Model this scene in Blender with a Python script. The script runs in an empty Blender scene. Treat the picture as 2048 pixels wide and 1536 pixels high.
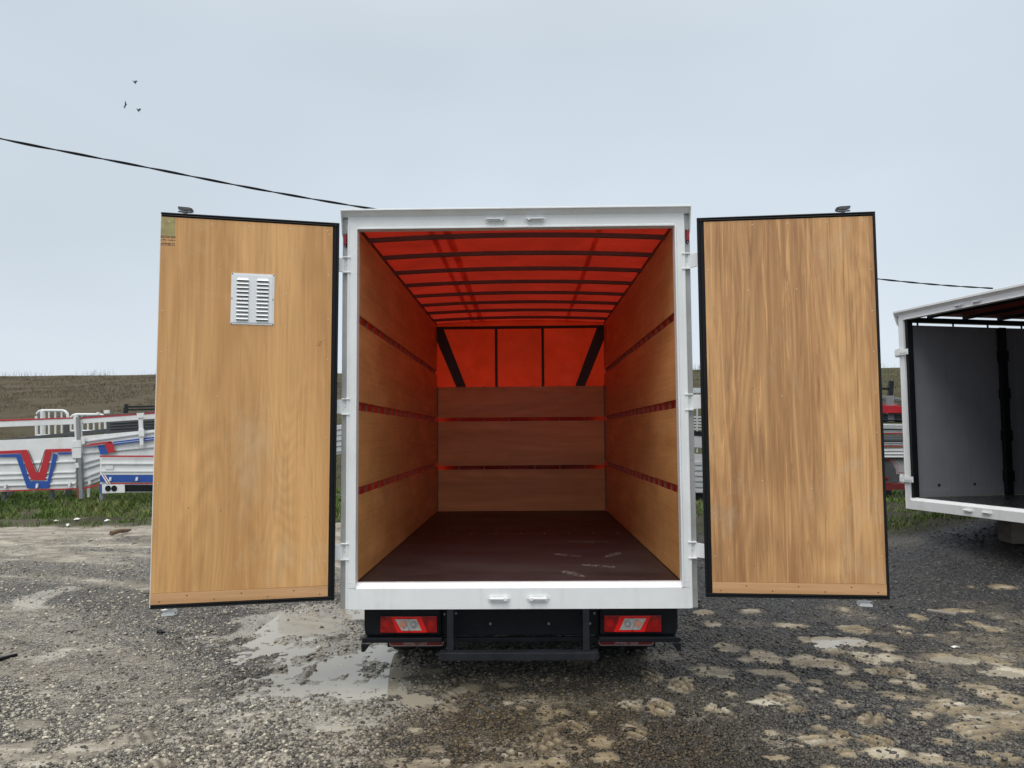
import bpy, math, random
import numpy as np
from mathutils import Vector, Matrix
random.seed(4); RS = np.random.RandomState(7)
S = bpy.context.scene; COL = S.collection; PI = math.pi

# ------------------------------------------------------------------ camera
F, CAMP = 1549.74, Vector((0.05397, -5.10389, 1.68106))
YAW, PITCH, ROLL = 0.016578, 0.065066, -0.007505
_f = Vector((-math.sin(YAW)*math.cos(PITCH), math.cos(YAW)*math.cos(PITCH), math.sin(PITCH)))
_r = Vector((math.cos(YAW), math.sin(YAW), 0)); _u = _r.cross(_f)
CR = _r*math.cos(ROLL) + _u*math.sin(ROLL); CU = -_r*math.sin(ROLL) + _u*math.cos(ROLL)
cam = bpy.data.cameras.new('camera'); co = bpy.data.objects.new('camera', cam); COL.objects.link(co)
cam.sensor_width = 36; cam.lens = F/2048*36; cam.clip_end = 2000; cam.clip_start = .05
M3 = Matrix((CR, CU, -_f)).transposed()
co.matrix_world = Matrix.Translation(CAMP) @ M3.to_4x4()
S.camera = co

# ------------------------------------------------------------------ sky and sun (overcast)
W = bpy.data.worlds.new('World'); S.world = W; W.use_nodes = True
SUN_EL, SUN_AZ = math.radians(58), math.radians(200)
nt = W.node_tree; N = nt.nodes; L = nt.links; N.clear()
out = N.new('ShaderNodeOutputWorld'); bg = N.new('ShaderNodeBackground'); bg.inputs[1].default_value = 0.1
sky = N.new('ShaderNodeTexSky'); sky.sky_type = 'NISHITA'; sky.sun_disc = False
sky.sun_elevation = SUN_EL; sky.sun_rotation = SUN_AZ; sky.dust_density = 4
tc = N.new('ShaderNodeTexCoord'); sep = N.new('ShaderNodeSeparateXYZ'); L.new(tc.outputs['Generated'], sep.inputs[0])
ramp = N.new('ShaderNodeValToRGB'); L.new(sep.outputs[2], ramp.inputs[0])
cr = ramp.color_ramp
cols = [(0.0, (6.65, 7.35, 8.05)), (.10, (6.6, 7.3, 8.0)), (.22, (6.05, 6.8, 7.5)), (.45, (5.85, 6.6, 7.3)), (.60, (7.0, 7.6, 8.1)), (1.0, (18.5, 18.2, 17.4))]
for i, (p, c) in enumerate(cols):
    e = cr.elements[i] if i < 2 else cr.elements.new(p)
    e.position = p; e.color = (*c, 1)
nz = N.new('ShaderNodeTexNoise'); nz.inputs['Scale'].default_value = 1.3; nz.inputs['Detail'].default_value = 3
mp = N.new('ShaderNodeMapping'); mp.inputs['Scale'].default_value = (1, 1, 2.2); L.new(tc.outputs['Generated'], mp.inputs[0]); L.new(mp.outputs[0], nz.inputs[0])
mr = N.new('ShaderNodeMapRange'); mr.inputs[1].default_value = .3; mr.inputs[2].default_value = .7; mr.inputs[3].default_value = .91; mr.inputs[4].default_value = 1.09
L.new(nz.outputs[0], mr.inputs[0])
mul = N.new('ShaderNodeVectorMath'); mul.operation = 'SCALE'; L.new(ramp.outputs[0], mul.inputs[0]); L.new(mr.outputs[0], mul.inputs['Scale'])
mix = N.new('ShaderNodeMix'); mix.data_type = 'RGBA'; mix.inputs[0].default_value = .93
L.new(sky.outputs[0], mix.inputs[6]); L.new(mul.outputs[0], mix.inputs[7])
L.new(mix.outputs[2], bg.inputs[0]); L.new(bg.outputs[0], out.inputs[0])
sl = bpy.data.lights.new('sun', 'SUN'); sl.energy = 1.5; sl.angle = math.radians(40); sl.color = (1, .975, .94)
so = bpy.data.objects.new('sun', sl); COL.objects.link(so)
sd = Vector((math.sin(SUN_AZ)*math.cos(SUN_EL), math.cos(SUN_AZ)*math.cos(SUN_EL), math.sin(SUN_EL)))
so.rotation_euler = sd.to_track_quat('Z', 'Y').to_euler()
S.view_settings.view_transform = 'Standard'; S.view_settings.look = 'None'; S.view_settings.exposure = .12; S.view_settings.gamma = 1
S.cycles.max_bounces = 10; S.cycles.diffuse_bounces = 6; S.cycles.transmission_bounces = 8; S.cycles.transparent_max_bounces = 12

# ------------------------------------------------------------------ helpers
def ray(px, py): return _f + CR*((px-1024)/F) - CU*((py-768)/F)
def at(px, py, Y):                       # the point of depth y = Y seen at a photo pixel
    d = ray(px, py); return CAMP + d*((Y-CAMP.y)/d.y)
def atz(px, py, z=0.0):
    d = ray(px, py); return CAMP + d*((z-CAMP.z)/d.z)

def tag(o, label=None, cat=None, group=None, kind=None):
    for k, v in (('label', label), ('category', cat), ('group', group), ('kind', kind)):
        if v: o[k] = v
    return o
def empty(name, loc, rz=0):
    o = bpy.data.objects.new(name, None); COL.objects.link(o); o.location = loc; o.rotation_euler = (0, 0, rz); o.empty_display_size = .2
    return o

class MB:
    def __init__(s): s.v = []; s.f = []; s.m = []
    def add(s, vs, fs, mi=0):
        b = len(s.v); s.v += [tuple(v) for v in vs]; s.f += [tuple(b+i for i in f) for f in fs]; s.m += [mi]*len(fs); return s
    def hexa(s, p, mi=0):                # p: 4 front corners then 4 back corners, same order
        return s.add(p, [(0, 1, 2, 3), (7, 6, 5, 4), (0, 4, 5, 1), (1, 5, 6, 2), (2, 6, 7, 3), (3, 7, 4, 0)], mi)
    def box(s, x0, x1, y0, y1, z0, z1, mi=0):
        return s.hexa([(x0, y0, z0), (x1, y0, z0), (x1, y0, z1), (x0, y0, z1), (x0, y1, z0), (x1, y1, z0), (x1, y1, z1), (x0, y1, z1)], mi)
    def prism(s, poly, d, mi=0):         # poly: 3D points, d: extrusion vector
        n = len(poly); d = Vector(d); q = [Vector(p) for p in poly]
        return s.add(q+[p+d for p in q], [tuple(range(n)), tuple(range(2*n-1, n-1, -1))]+[(i, n+i, n+(i+1) % n, (i+1) % n) for i in range(n)], mi)
    def tube(s, pts, r, n=8, mi=0, cap=True):
        pts = [Vector(p) for p in pts]; k = len(pts); vs = []; rr = r if hasattr(r, '__len__') else [r]*k
        for i, p in enumerate(pts):
            t = (pts[min(i+1, k-1)]-pts[max(i-1, 0)]).normalized()
            a = t.cross(Vector((0, 0, 1)) if abs(t.z) < .9 else Vector((1, 0, 0))).normalized(); b = t.cross(a)
            for j in range(n):
                w = 2*PI*(j+.5)/n; vs.append(p+(a*math.cos(w)+b*math.sin(w))*rr[i])
        fs = [(i*n+j, i*n+(j+1) % n, (i+1)*n+(j+1) % n, (i+1)*n+j) for i in range(k-1) for j in range(n)]
        if cap: fs += [tuple(range(n-1, -1, -1)), tuple((k-1)*n+j for j in range(n))]
        return s.add(vs, fs, mi)
    def cyl(s, a, b, r, n=16, mi=0): return s.tube([a, b], r, n, mi)
    def build(s, name, mats, parent=None, bevel=0, smooth=False, loc=None, rot=None):
        me = bpy.data.meshes.new(name); me.from_pydata(s.v, [], s.f)
        for m in (mats if isinstance(mats, (list, tuple)) else [mats]): me.materials.append(m)
        me.polygons.foreach_set('material_index', s.m)
        import bmesh
        bm = bmesh.new(); bm.from_mesh(me); bmesh.ops.recalc_face_normals(bm, faces=bm.faces); bm.to_mesh(me); bm.free()
        o = bpy.data.objects.new(name, me); COL.objects.link(o)
        if parent: o.parent = parent
        if loc: o.location = loc
        if rot: o.rotation_euler = rot
        if bevel:
            b = o.modifiers.new('bevel', 'BEVEL'); b.width = bevel; b.segments = 2; b.limit_method = 'ANGLE'; b.angle_limit = .6
            b.harden_normals = False
        if smooth: me.polygons.foreach_set('use_smooth', [True]*len(me.polygons)); me.set_sharp_from_angle(angle=.7)
        return o

def npmesh(name, v, f, mats, parent=None, smooth=False):   # big meshes, f has fixed width
    me = bpy.data.meshes.new(name); k = f.shape[1]
    me.vertices.add(len(v)); me.vertices.foreach_set('co', v.astype(np.float32).ravel())
    me.loops.add(f.size); me.loops.foreach_set('vertex_index', f.astype(np.int32).ravel())
    me.polygons.add(len(f)); me.polygons.foreach_set('loop_start', np.arange(0, f.size, k, dtype=np.int32))
    me.update(calc_edges=True)
    if smooth: me.polygons.foreach_set('use_smooth', np.ones(len(f), bool))
    for m in mats: me.materials.append(m)
    o = bpy.data.objects.new(name, me); COL.objects.link(o)
    if parent: o.parent = parent
    return o

# numpy noise
_P = RS.rand(512, 512)
def vnoise(x, y, o=0):
    x = x+o*17.3; y = y+o*9.1
    xi = np.floor(x).astype(int); yi = np.floor(y).astype(int); fx = x-xi; fy = y-yi
    fx = fx*fx*(3-2*fx); fy = fy*fy*(3-2*fy)
    g = lambda a, b: _P[a % 512, b % 512]
    return (g(xi, yi)*(1-fx)+g(xi+1, yi)*fx)*(1-fy)+(g(xi, yi+1)*(1-fx)+g(xi+1, yi+1)*fx)*fy
def fbm(x, y, n=4, o=0):
    s = 0; a = .5; t = 0
    for i in range(n): s = s+a*vnoise(x*2**i, y*2**i, o+i); t += a; a *= .5
    return s/t
def sst(a, b, x): t = np.clip((x-a)/(b-a), 0, 1); return t*t*(3-2*t)

# ------------------------------------------------------------------ materials
class NG:
    def __init__(s, name):
        s.m = bpy.data.materials.new(name); s.m.use_nodes = True; s.t = s.m.node_tree; s.b = s.t.nodes['Principled BSDF']
        s.tc = s.n('ShaderNodeTexCoord')
    def n(s, t, **k):
        x = s.t.nodes.new(t)
        for a, v in k.items(): setattr(x, a, v)
        return x
    def l(s, a, b): s.t.links.new(a, b)
    def set(s, sock, v):
        if isinstance(v, bpy.types.NodeSocket): s.l(v, sock)
        elif isinstance(v, tuple) and len(v) == 3 and sock.type == 'RGBA': sock.default_value = (*v, 1)
        else: sock.default_value = v
    def map(s, sc, loc=(0, 0, 0), rot=(0, 0, 0), src='Object'):
        m = s.n('ShaderNodeMapping'); s.l(s.tc.outputs[src], m.inputs[0]); m.inputs['Scale'].default_value = sc
        m.inputs['Location'].default_value = loc; m.inputs['Rotation'].default_value = rot; return m.outputs[0]
    def noise(s, vec, scale=1, detail=4, rough=.5, dist=0):
        x = s.n('ShaderNodeTexNoise'); s.l(vec, x.inputs['Vector']); x.inputs['Scale'].default_value = scale
        x.inputs['Detail'].default_value = detail; x.inputs['Roughness'].default_value = rough; x.inputs['Distortion'].default_value = dist
        return x.outputs[0]
    def vor(s, vec, scale, feat='F1', rnd=1):
        x = s.n('ShaderNodeTexVoronoi', feature=feat); s.l(vec, x.inputs['Vector']); x.inputs['Scale'].default_value = scale; x.inputs['Randomness'].default_value = rnd; return x
    def mix(s, f, a, b, bt='MIX'):
        x = s.n('ShaderNodeMix', data_type='RGBA', blend_type=bt); s.set(x.inputs[0], f); s.set(x.inputs[6], a); s.set(x.inputs[7], b); return x.outputs[2]
    def mr(s, v, a, b, c=0., d=1., sm=False):
        x = s.n('ShaderNodeMapRange'); s.l(v, x.inputs[0])
        if sm: x.interpolation_type = 'SMOOTHSTEP'
        for i, q in enumerate((a, b, c, d)): x.inputs[i+1].default_value = q
        return x.outputs[0]
    def math(s, op, a, b=0.):
        x = s.n('ShaderNodeMath', operation=op); s.set(x.inputs[0], a); s.set(x.inputs[1], b); return x.outputs[0]
    def attr(s, name): x = s.n('ShaderNodeAttribute', attribute_name=name); return x.outputs['Fac']
    def bump(s, h, dist, st=1., nrm=None):
        x = s.n('ShaderNodeBump'); s.l(h, x.inputs['Height']); x.inputs['Distance'].default_value = dist; x.inputs['Strength'].default_value = st
        if nrm: s.l(nrm, x.inputs['Normal'])
        return x.outputs[0]
    def done(s, col=None, rough=None, metal=None, nrm=None, spec=None):
        for k, v in (('Base Color', col), ('Roughness', rough), ('Metallic', metal), ('Normal', nrm), ('Specular IOR Level', spec)):
            if v is not None: s.set(s.b.inputs[k], v)
        return s.m

def plain(name, col, rough=.5, metal=0., var=.12, sc=6, bump=0., spec=None, grime=None):
    g = NG(name); v = g.noise(g.map((1, 1, 1)), sc, 5, .6)
    c = g.mix(g.mr(v, .3, .7), tuple(x*(1-var) for x in col), tuple(min(1, x*(1+var)) for x in col))
    if grime: c = g.mix(g.mr(g.noise(g.map((1, 1, .5)), 3.1, 8, .7), .52, .78, 0, grime[1]), c, grime[0])
    if name.startswith('white_paint'): c = g.mix(g.mr(g.noise(g.map((11, 11, .7)), 1, 6, .7), .56, .74, 0, .22), c, (.46, .43, .36)); c = g.mix(g.mr(g.noise(g.map((1, 1, 1)), 70, 2, .5), .72, .76, 0, .5), c, (.25, .2, .15))
    r = g.mr(v, .3, .7, max(0, rough-.08), min(1, rough+.08))
    nrm = g.bump(g.noise(g.map((1, 1, 1)), sc*14, 3), bump) if bump else None
    return g.done(c, r, metal, nrm, spec)

WHITE = plain('white_paint', (.80, .82, .82), .35, var=.03, grime=((.50, .50, .46), .35))
WHITE2 = plain('white_paint_aged', (.72, .74, .74), .42, var=.05, sc=4, grime=((.40, .40, .36), .5))
ALU = plain('dull_aluminium', (.46, .46, .45), .45, .5, var=.1, grime=((.3, .3, .28), .5))
ZINC = plain('zinc_steel', (.66, .68, .69), .35, .35)
BLACK = plain('black_rubber', (.008, .009, .011), .45, var=.25, spec=.25)
BLKP = plain('black_plastic', (.008, .009, .012), .42, var=.3, sc=12, spec=.2, grime=((.02, .018, .016), .3))
BLKM = plain('black_steel', (.014, .016, .020), .42, var=.3, sc=9, spec=.3, grime=((.04, .035, .03), .3))
BOW = plain('dark_red_steel', (.15, .10, .10), .5, var=.15)
DKBOW = plain('dark_steel_bow', (.03, .024, .026), .5, var=.15)
SCREW = plain('brass_screw', (.72, .62, .45), .35, .6)
REDP = plain('red_paint', (.45, .02, .03), .4, var=.1)
BLUEP = plain('blue_paint', (.018, .075, .34), .4, var=.1)
DGREY = plain('dark_grey_steel', (.07, .075, .08), .5, var=.2, grime=((.14, .13, .11), .5))
GREY = plain('grey_steel', (.22, .235, .245), .45, var=.15, grime=((.3, .29, .26), .5))
SILV = plain('silver_aluminium', (.58, .60, .61), .38, .45, var=.08, grime=((.35, .34, .32), .5))
LAMPR = plain('tail_lamp_red', (.30, .006, .006), .12, var=.3, sc=30)
LAMPM = plain('tail_lamp_mid_red', (.42, .008, .008), .12, var=.2)
LAMPB = plain('tail_lamp_bright_red', (.75, .012, .01), .12, var=.08)
LAMPW = plain('tail_lamp_clear', (.42, .40, .38), .12, var=.2, sc=60)
LAMPA = plain('bulb_amber', (.55, .25, .16), .2)
TYRE = plain('tyre_rubber', (.018, .018, .018), .8, var=.3, grime=((.12, .10, .07), .6))
OLDWOOD = plain('weathered_timber', (.20, .185, .165), .8, var=.3, sc=5, bump=.01)
STICK = plain('stick_bark', (.14, .09, .055), .85, var=.3, bump=.01)
FLOORM = None

def plywood(name, light, dark, rings=9., off=0., horiz=False, rough=.5, streak=.5, blotch=(.6, .5, .36)):
    g = NG(name)
    def m(a, b): return g.map((b, 1, a) if horiz else (a, 1, b), (off, off*.7, off*1.3))
    base = g.noise(m(1.5, .28), 1, 2, .45, .35)
    ring = g.math('PINGPONG', g.math('MULTIPLY', base, rings*4), 1.)
    ring = g.mr(ring, 0., 1., 0, 1, True)
    fib = g.noise(m(60, 1.6), 1, 4, .6)
    st = g.noise(m(7, .35), 1, 4, .55, .3)
    vein = g.noise(m(30, 1.1), 1, 6, .72, 1.1)
    c = g.mix(g.mr(st, .34, .66), dark, light)
    wv = g.n('ShaderNodeTexWave', wave_type='BANDS', bands_direction='X'); g.l(m(2.6, .42), wv.inputs['Vector']); wv.inputs['Scale'].default_value = 1.5; wv.inputs['Distortion'].default_value = 22; wv.inputs['Detail'].default_value = 2; wv.inputs['Detail Scale'].default_value = .55
    pm = g.mr(g.noise(m(1.7, .8), 1, 2), .42, .62)
    c = g.mix(g.math('MULTIPLY', g.mr(wv.outputs[0], .25, .75, 0, .30+.2*streak), pm), c, tuple(x*.80 for x in dark))
    c = g.mix(g.mr(ring, 0, 1, 0, .20+.22*streak), c, tuple(x*.72 for x in dark))
    bb = g.noise(m(2.6, .22), 1, 3, .5); c = g.mix(g.mr(bb, .35, .62, .38, 0), c, tuple(x*.86 for x in dark)); c = g.mix(g.mr(bb, .52, .72, 0, .55), c, tuple(min(1, x*1.18) for x in light))
    c = g.mix(g.mr(vein, .52, .66, 0, min(1, streak)*.85), c, tuple(x*.70 for x in dark))
    c = g.mix(g.mr(vein, .34, .46, min(1, .75*streak), 0), c, tuple(min(1, x*1.22) for x in light))
    c = g.mix(g.mr(fib, .35, .7, 0, .22), c, tuple(x*.6 for x in dark))
    bl = g.noise(m(2.2, 1.2), 1, 6, .7, .6)
    c = g.mix(g.mr(bl, .56, .76, 0, .45), c, blotch)
    kn = g.vor(m(5.5, 3.6), 1)
    c = g.mix(g.mr(kn.outputs['Distance'], .012, .030, .6, 0), c, (.10, .045, .02))
    return g.done(c, g.mr(fib, .3, .7, rough-.08, rough+.1), nrm=g.bump(fib, .0006))
PLYL = plywood('plywood_birch', (.75, .425, .170), (.59, .302, .104), 19, 3.1, streak=.50, blotch=(.70, .53, .33))
PLYR = plywood('plywood_birch_streaky', (.72, .41, .172), (.435, .212, .084), 15, 8.6, streak=.95)
PLYI = plywood('plywood_inner', (.80, .42, .155), (.62, .30, .10), 6, 1.2, True, .40, .14, (.62, .35, .15))
PLYB = plywood('plywood_inner_dark', (.80, .40, .135), (.64, .30, .092), 6, 5.2, True, .45, .14, (.62, .31, .12))
KICK = plywood('plywood_kick_board', (.74, .44, .23), (.58, .32, .14), 5, 6.6, True, .45, .5)

def tarp(name, col, tr=.55):
    g = NG(name); c = g.mix(g.mr(g.noise(g.map((1, 1, 1)), 2.2, 5, .6, .5), .3, .7), tuple(x*.74 for x in col), tuple(min(1, x*1.06) for x in col))
    g.done(c, .45, nrm=g.bump(g.noise(g.map((1, .5, 1)), 2.2, 3), .09))
    t = g.n('ShaderNodeBsdfTranslucent'); g.l(c, t.inputs[0]); mx = g.n('ShaderNodeMixShader'); mx.inputs[0].default_value = tr
    g.l(g.b.outputs[0], mx.inputs[1]); g.l(t.outputs[0], mx.inputs[2]); o = [x for x in g.t.nodes if x.type == 'OUTPUT_MATERIAL'][0]
    g.l(mx.outputs[0], o.inputs[0]); return g.m
TARP = tarp('red_tarpaulin', (.60, .036, .017), .25)
TARPD = tarp('red_tarpaulin_double', (.92, .62, .55), .9)
TARPS = tarp('red_tarpaulin_side', (.50, .030, .014), .24)
TARPF = tarp('red_tarpaulin_front', (.78, .044, .010), .46)
TARP2 = tarp('dark_red_tarpaulin', (.30, .05, .04), .15)
SEAM = plain('tarpaulin_seam', (.28, .02, .012), .5)
CURT = plain('grey_curtain_panel', (.23, .235, .255), .5, var=.05)

g = NG('brown_floor_ply')
v = g.noise(g.map((1, 2, 1)), 1.2, 6, .65); d = g.noise(g.map((1, 1, 1)), 26, 4, .7)
c = g.mix(g.mr(v, .35, .7), (.020, .0145, .015), (.043, .033, .033)); c = g.mix(g.mr(d, .62, .75, 0, .35), c, (.16, .13, .12))
FLOORM = g.done(c, g.mr(v, .3, .7, .42, .62), nrm=g.bump(g.noise(g.map((1, 1, 1)), 220, 2), .0006))
DUST = plain('dried_mud_print', (.22, .19, .175), .9, var=.35, sc=40)

# ------------------------------------------------------------------ ground
def rise(x, y):
    s = sst(1.6, 7.0, y)*(.12+.88*sst(1.0, 3.6, np.abs(x)+np.clip(y-5.5, 0, 9)*.9))
    z = s*.36+.30*np.exp(-((x-6.9)/1.6)**2-((y-5.0)/1.4)**2); z = z*(1-.9*np.exp(-((x+1.6)/1.3)**2-((y-1.6)/1.5)**2))
    z = z+sst(7.6, 9.2, y)*.16*(x < 0)+sst(5.6, 8.0, y)*.14*(x >= 0)*sst(2, 4, x)
    return z
HY0 = 11.5
def hill_z(x, y):
    t = np.clip(y-HY0, 0, None)
    z = .50+t*.133+.45*(fbm(x*.05+3, y*.05, 3, 4)-.5)*sst(0, 14, t)
    z = z-np.clip(y-58, 0, None)**1.5*.012+.35*(fbm(x*.16, y*0+7, 4, 14)-.5)*sst(30, 55, y)
    return z + .12*(fbm(x*.5, y*.5, 3, 9)-.5)*sst(0, 5, t)

# mud patches traced from the photo as places on the ground: (photo px x, y, half width, half height, kind)
A = []
def ell(lst, ox, oy, sc, kind='m'):
    for t in lst:
        k = t[4] if len(t) > 4 else kind
        A.append((ox+t[0]/sc, oy+t[1]/sc, t[2]/sc, t[3]/sc, k))
ell([(330,845,70,32),(430,915,55,25),(545,900,65,35),(310,995,50,22),(700,1015,42,25),(830,1035,50,20),(840,1080,50,22),(1060,1045,80,28),
 (1430,1070,70,38),(800,925,90,32),(930,940,95,28),(1100,900,65,30,'t'),(1285,900,85,30),(1340,765,60,20,'t'),(1335,730,60,16),(1630,755,60,18),
 (1490,775,35,10),(1420,675,40,14),(1740,700,40,15),(1850,735,60,22),(1660,718,40,12),(1000,640,60,20),(240,715,45,18),(190,655,50,15),
 (450,645,70,13),(1150,1245,110,42,'t'),(890,1225,55,22),(1240,1185,35,14),(1440,1235,85,25),(1440,1275,35,14),(1010,1160,70,32),
 (740,1190,50,22,'t'),(270,1195,60,28,'t'),(75,1060,75,35,'t'),(840,1370,125,40,'t'),(1200,1370,100,34,'t'),(1010,1450,60,30,'t'),
 (630,1460,80,30),(980,1330,50,22,'t'),(570,1325,45,20),(660,1070,40,18),(340,1110,60,25),(640,1120,75,26,'t'),(540,1150,100,16,'l'),
 (1620,1200,110,55,'t'),(1770,1330,150,50,'t'),(1930,1150,110,90),(1960,1300,110,70),(1960,985,95,34,'y'),(1690,925,120,22,'l'),(1560,900,170,35),(1830,920,120,40),
 (1920,1490,110,40,'t'),(1570,1385,70,26),(1290,1040,50,20),(580,985,100,20),(230,970,110,30),(1270,985,110,25,'t'),(1000,990,70,20),
 (920,1530,80,40),(1500,1500,110,40),(1740,1080,90,30),(1300,1120,90,28),(1250,1450,110,36,'l'),(1360,1010,60,20),(1200,830,90,22),(1100,745,110,20,'t'),(860,1290,60,20),(700,720,100,16),(1640,640,130,10),(1900,540,90,12),(1730,540,30,8),(780,800,60,22),(1240,850,60,16),
 (950,868,75,20,'t')], 1340, 1000, 2.866)
ell([(920,350,85,25),(1150,335,60,18),(1140,425,50,14),(1220,462,45,18),(1350,490,60,50),(1520,555,95,32,'t'),(1840,580,85,55,'t'),(1820,450,60,28,'t'),
 (1660,650,65,32),(1700,735,75,36),(1380,640,120,75,'t'),(1180,715,70,38,'t'),(735,685,45,18),(800,760,30,20),(640,580,40,20),(1500,680,80,30),
 (260,600,40,25),(1620,480,40,15),(820,420,70,60,'t'),(1440,480,60,20),(1290,390,40,12),(600,770,140,35),(1100,780,220,35),(1340,770,120,40),(1930,280,60,40,'t'),(2000,460,60,40,'t'),(700,250,90,25),(1550,200,90,20),(180,20,50,12),(330,720,120,60,'d')], 600, 1250, 2.7676)
ell([(660,1245,55,18),(640,1297,45,15),(170,1300,85,32),(820,1345,100,50,'t'),(500,1430,150,50),(80,1450,130,60),(930,1515,110,40,'t'),(1320,1325,35,15),
 (1380,1240,45,20),(1510,1260,60,20),(1060,1145,40,14),(1420,1125,70,25,'d'),(230,1490,110,45),(640,1400,80,35),(380,840,60,14),(230,590,120,40,'d'),(300,880,60,30,'d'),(1000,1360,90,18,'d'),(200,1110,80,20,'d'),(1560,1500,110,36,'d'),(1900,1440,120,60,'d'),(1250,1490,100,30,'d'),(1960,1380,160,70,'d'),(1800,1300,150,60,'d'),(2150,1230,120,45,'d'),(90,330,120,26),(400,420,90,12)], 0, 1000, 2.866)
PUD = [(585,1345,62,62), (650,1380,110,38), (600,1258,100,20), (715,1325,62,45), (535,1285,42,26), (700,1226,60,12), (545,1238,75,12), (660,1345,80,30), (755,1370,45,25),
       (820, 1400, 40, 16), (500, 1262, 40, 16), (690, 1450, 60, 12), (640,1240,60,10)]
ISL = [(648,1296,34,22), (700,1283,22,10), (618,1338,8,20), (760,1330,22,12), (560,1335,12,6), (730,1258,24,8), (575,1278,20,6), (640,1392,26,6)]
PUD2 = [(1645,1278,30,9), (1705,1280,28,10), (1900,1318,40,7), (2010,1345,40,11), (1655,1290,30,6), (868,1522,10,4)]

def steps(a, b, f0):
    r = [a]; 
    while r[-1] < b: r.append(r[-1]+f0(r[-1]))
    return r
xs = steps(0, 90, lambda x: .0135 if x < 2.6 else .0135+(x-2.6)*.012); xs = np.array([-x for x in xs[:0:-1]]+xs)
ys = steps(-1.6, HY0+1.0, lambda y: .012*((y+5.1)/3.6)**1.45)
ys = np.array([-60, -40, -25, -14, -9, -6, -4.5, -3.5, -2.8, -2.3, -2.0, -1.8]+ys)
GX, GY = np.meshgrid(xs, ys)
def mask_of(lst, x, y, soft=.35, nz=.35, seed=1):
    m = np.zeros_like(x)
    wob = (fbm(x*5, y*5, 4, seed)-.5)*2*nz*2
    for (px, py, rx, ry) in lst:
        c = atz(px, py); e = atz(px+rx, py); n1 = atz(px, py+ry); n2 = atz(px, py-ry)
        ax = abs(e.x-c.x); ay = abs(n2.y-n1.y)/2; cy = (n1.y+n2.y)/2
        b = (np.abs(x-c.x) < ax*3) & (np.abs(y-cy) < ay*3)
        if not b.any(): continue
        r = np.sqrt(((x[b]-c.x)/ax)**2+((y[b]-cy)/ay)**2)+wob[b]
        m[b] = np.maximum(m[b], 1-sst(1-soft, 1+soft, r))
    return m
def fields(x, y, fine=True):
    H = rise(x, y); H = H+.05*(fbm(x*.35, y*.35, 3, 2)-.5)+.02*(fbm(x*1.3, y*1.3, 3, 5)-.5)*1.2
    near = 1-sst(6, 11, np.abs(y)); 
    mud = mask_of([a[:4] for a in A if a[4] in 'mtly'], x, y, .45, .45, 3)
    rut = None
    lite = mask_of([a[:4] for a in A if a[4] in 'ly'], x, y, .3, .3, 6)
    wash = mask_of([a[:4] for a in A if a[4] == 'd'], x, y, .8, .5, 8)
    # broad mud: far left yard, lower right corner
    fl = sst(2.3, 5.5, y)*sst(.5, -1.8, x+ (y-4)*.05)
    rr_ = np.hypot(x+6.5, (y+4.5)*.9); th = np.arctan2(y+4.5, x+6.5)          # old wheel tracks curving through the yard
    ruts = fbm(rr_*2.1, th*1.3, 5, 91); rutm = sst(-.2, -1.6, x-.35*np.clip(y, 0, 9))*sst(-2.5, .6, y)
    nb = fbm(x*.9+y*.25, y*2.3, 6, 11)
    far = .95*fl*(.25+.75*sst(.42, .60, nb+.10*sst(3.5, 6.5, y)-.03))*sst(.25, .5, nb+.15*sst(3., 6., y))
    nr = fbm(x*1.4+y*.5, y*2.4, 5, 21)
    right = sst(1.0, 2.4, x-(y+1.1)*.55)*sst(.44, .68, nr)*sst(1.6, -.6, y)*.8
    sm = sst(.46, .68, fbm(x*2.2, y*3.2, 5, 31))*.30*sst(4, 1, y)*sst(-3, .5, x+.2)+.22*sst(.5,.7,fbm(x*1.7, y*2.2, 5, 33))
    mud = np.maximum.reduce([mud, far, right, sm, rutm*sst(.50, .68, ruts)*(.55+.3*sst(2, 5, y))])
    H = H-rutm*.03*sst(.45, .62, ruts)
    pud = np.maximum(mask_of(PUD, x, y, .55, .55, 13)-1.1*mask_of(ISL, x, y, .7, .8, 15), 0)
    pud = np.maximum(pud, mask_of(PUD2, x, y, .2, .25, 17))
    lw = mask_of([(a_, b_, c_*1.35, d_*1.5) for a_, b_, c_, d_ in PUD], x, y, .8, .8, 19)
    lite = np.maximum.reduce([lite, mask_of([(1720,1300,60,26)], x, y, .5, .4, 3)])
    tread = np.zeros_like(x)
    for (px, py, rx, ry, k) in A:
        if k != 't': continue
        c = atz(px, py); e = atz(px+rx, py); n1 = atz(px, py+ry); n2 = atz(px, py-ry); ax = abs(e.x-c.x)*1.05; ay = abs(n2.y-n1.y)/2*1.05; cy = (n1.y+n2.y)/2
        b = (np.abs(x-c.x) < ax) & (np.abs(y-cy) < ay)
        if not b.any(): continue
        r = np.sqrt(((x[b]-c.x)/ax)**2+((y[b]-cy)/ay)**2); w = 1-sst(.75, 1, r)
        hsh = math.sin(px*12.9+py*7.7); ang = .9+.25*hsh + (1.9 if hsh > .75 else 0)
        s = ((x[b]-c.x)*math.sin(ang)+(y[b]-cy)*math.cos(ang))*.8+.012*(vnoise(x[b]*9, y[b]*9, 3)-.5)
        q = (s/.05) % 1.; gr = sst(.08, .22, q)*(1-sst(.55, .7, q))
        if hsh < -.3:
            s2 = (x[b]-c.x)*math.cos(ang)-(y[b]-cy)*math.sin(ang); q2 = (s2/.07) % 1.; gr = gr*sst(.1, .2, q2)*(1-sst(.8, .9, q2))
        tread[b] = np.maximum(tread[b], w*(1-gr))
        H[b] += w*(gr-.5)*.026
    grav = .008*(fbm(x*34, y*34, 2, 41)-.5)*2 + .012*(fbm(x*9, y*9, 3, 43)-.5)
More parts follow.
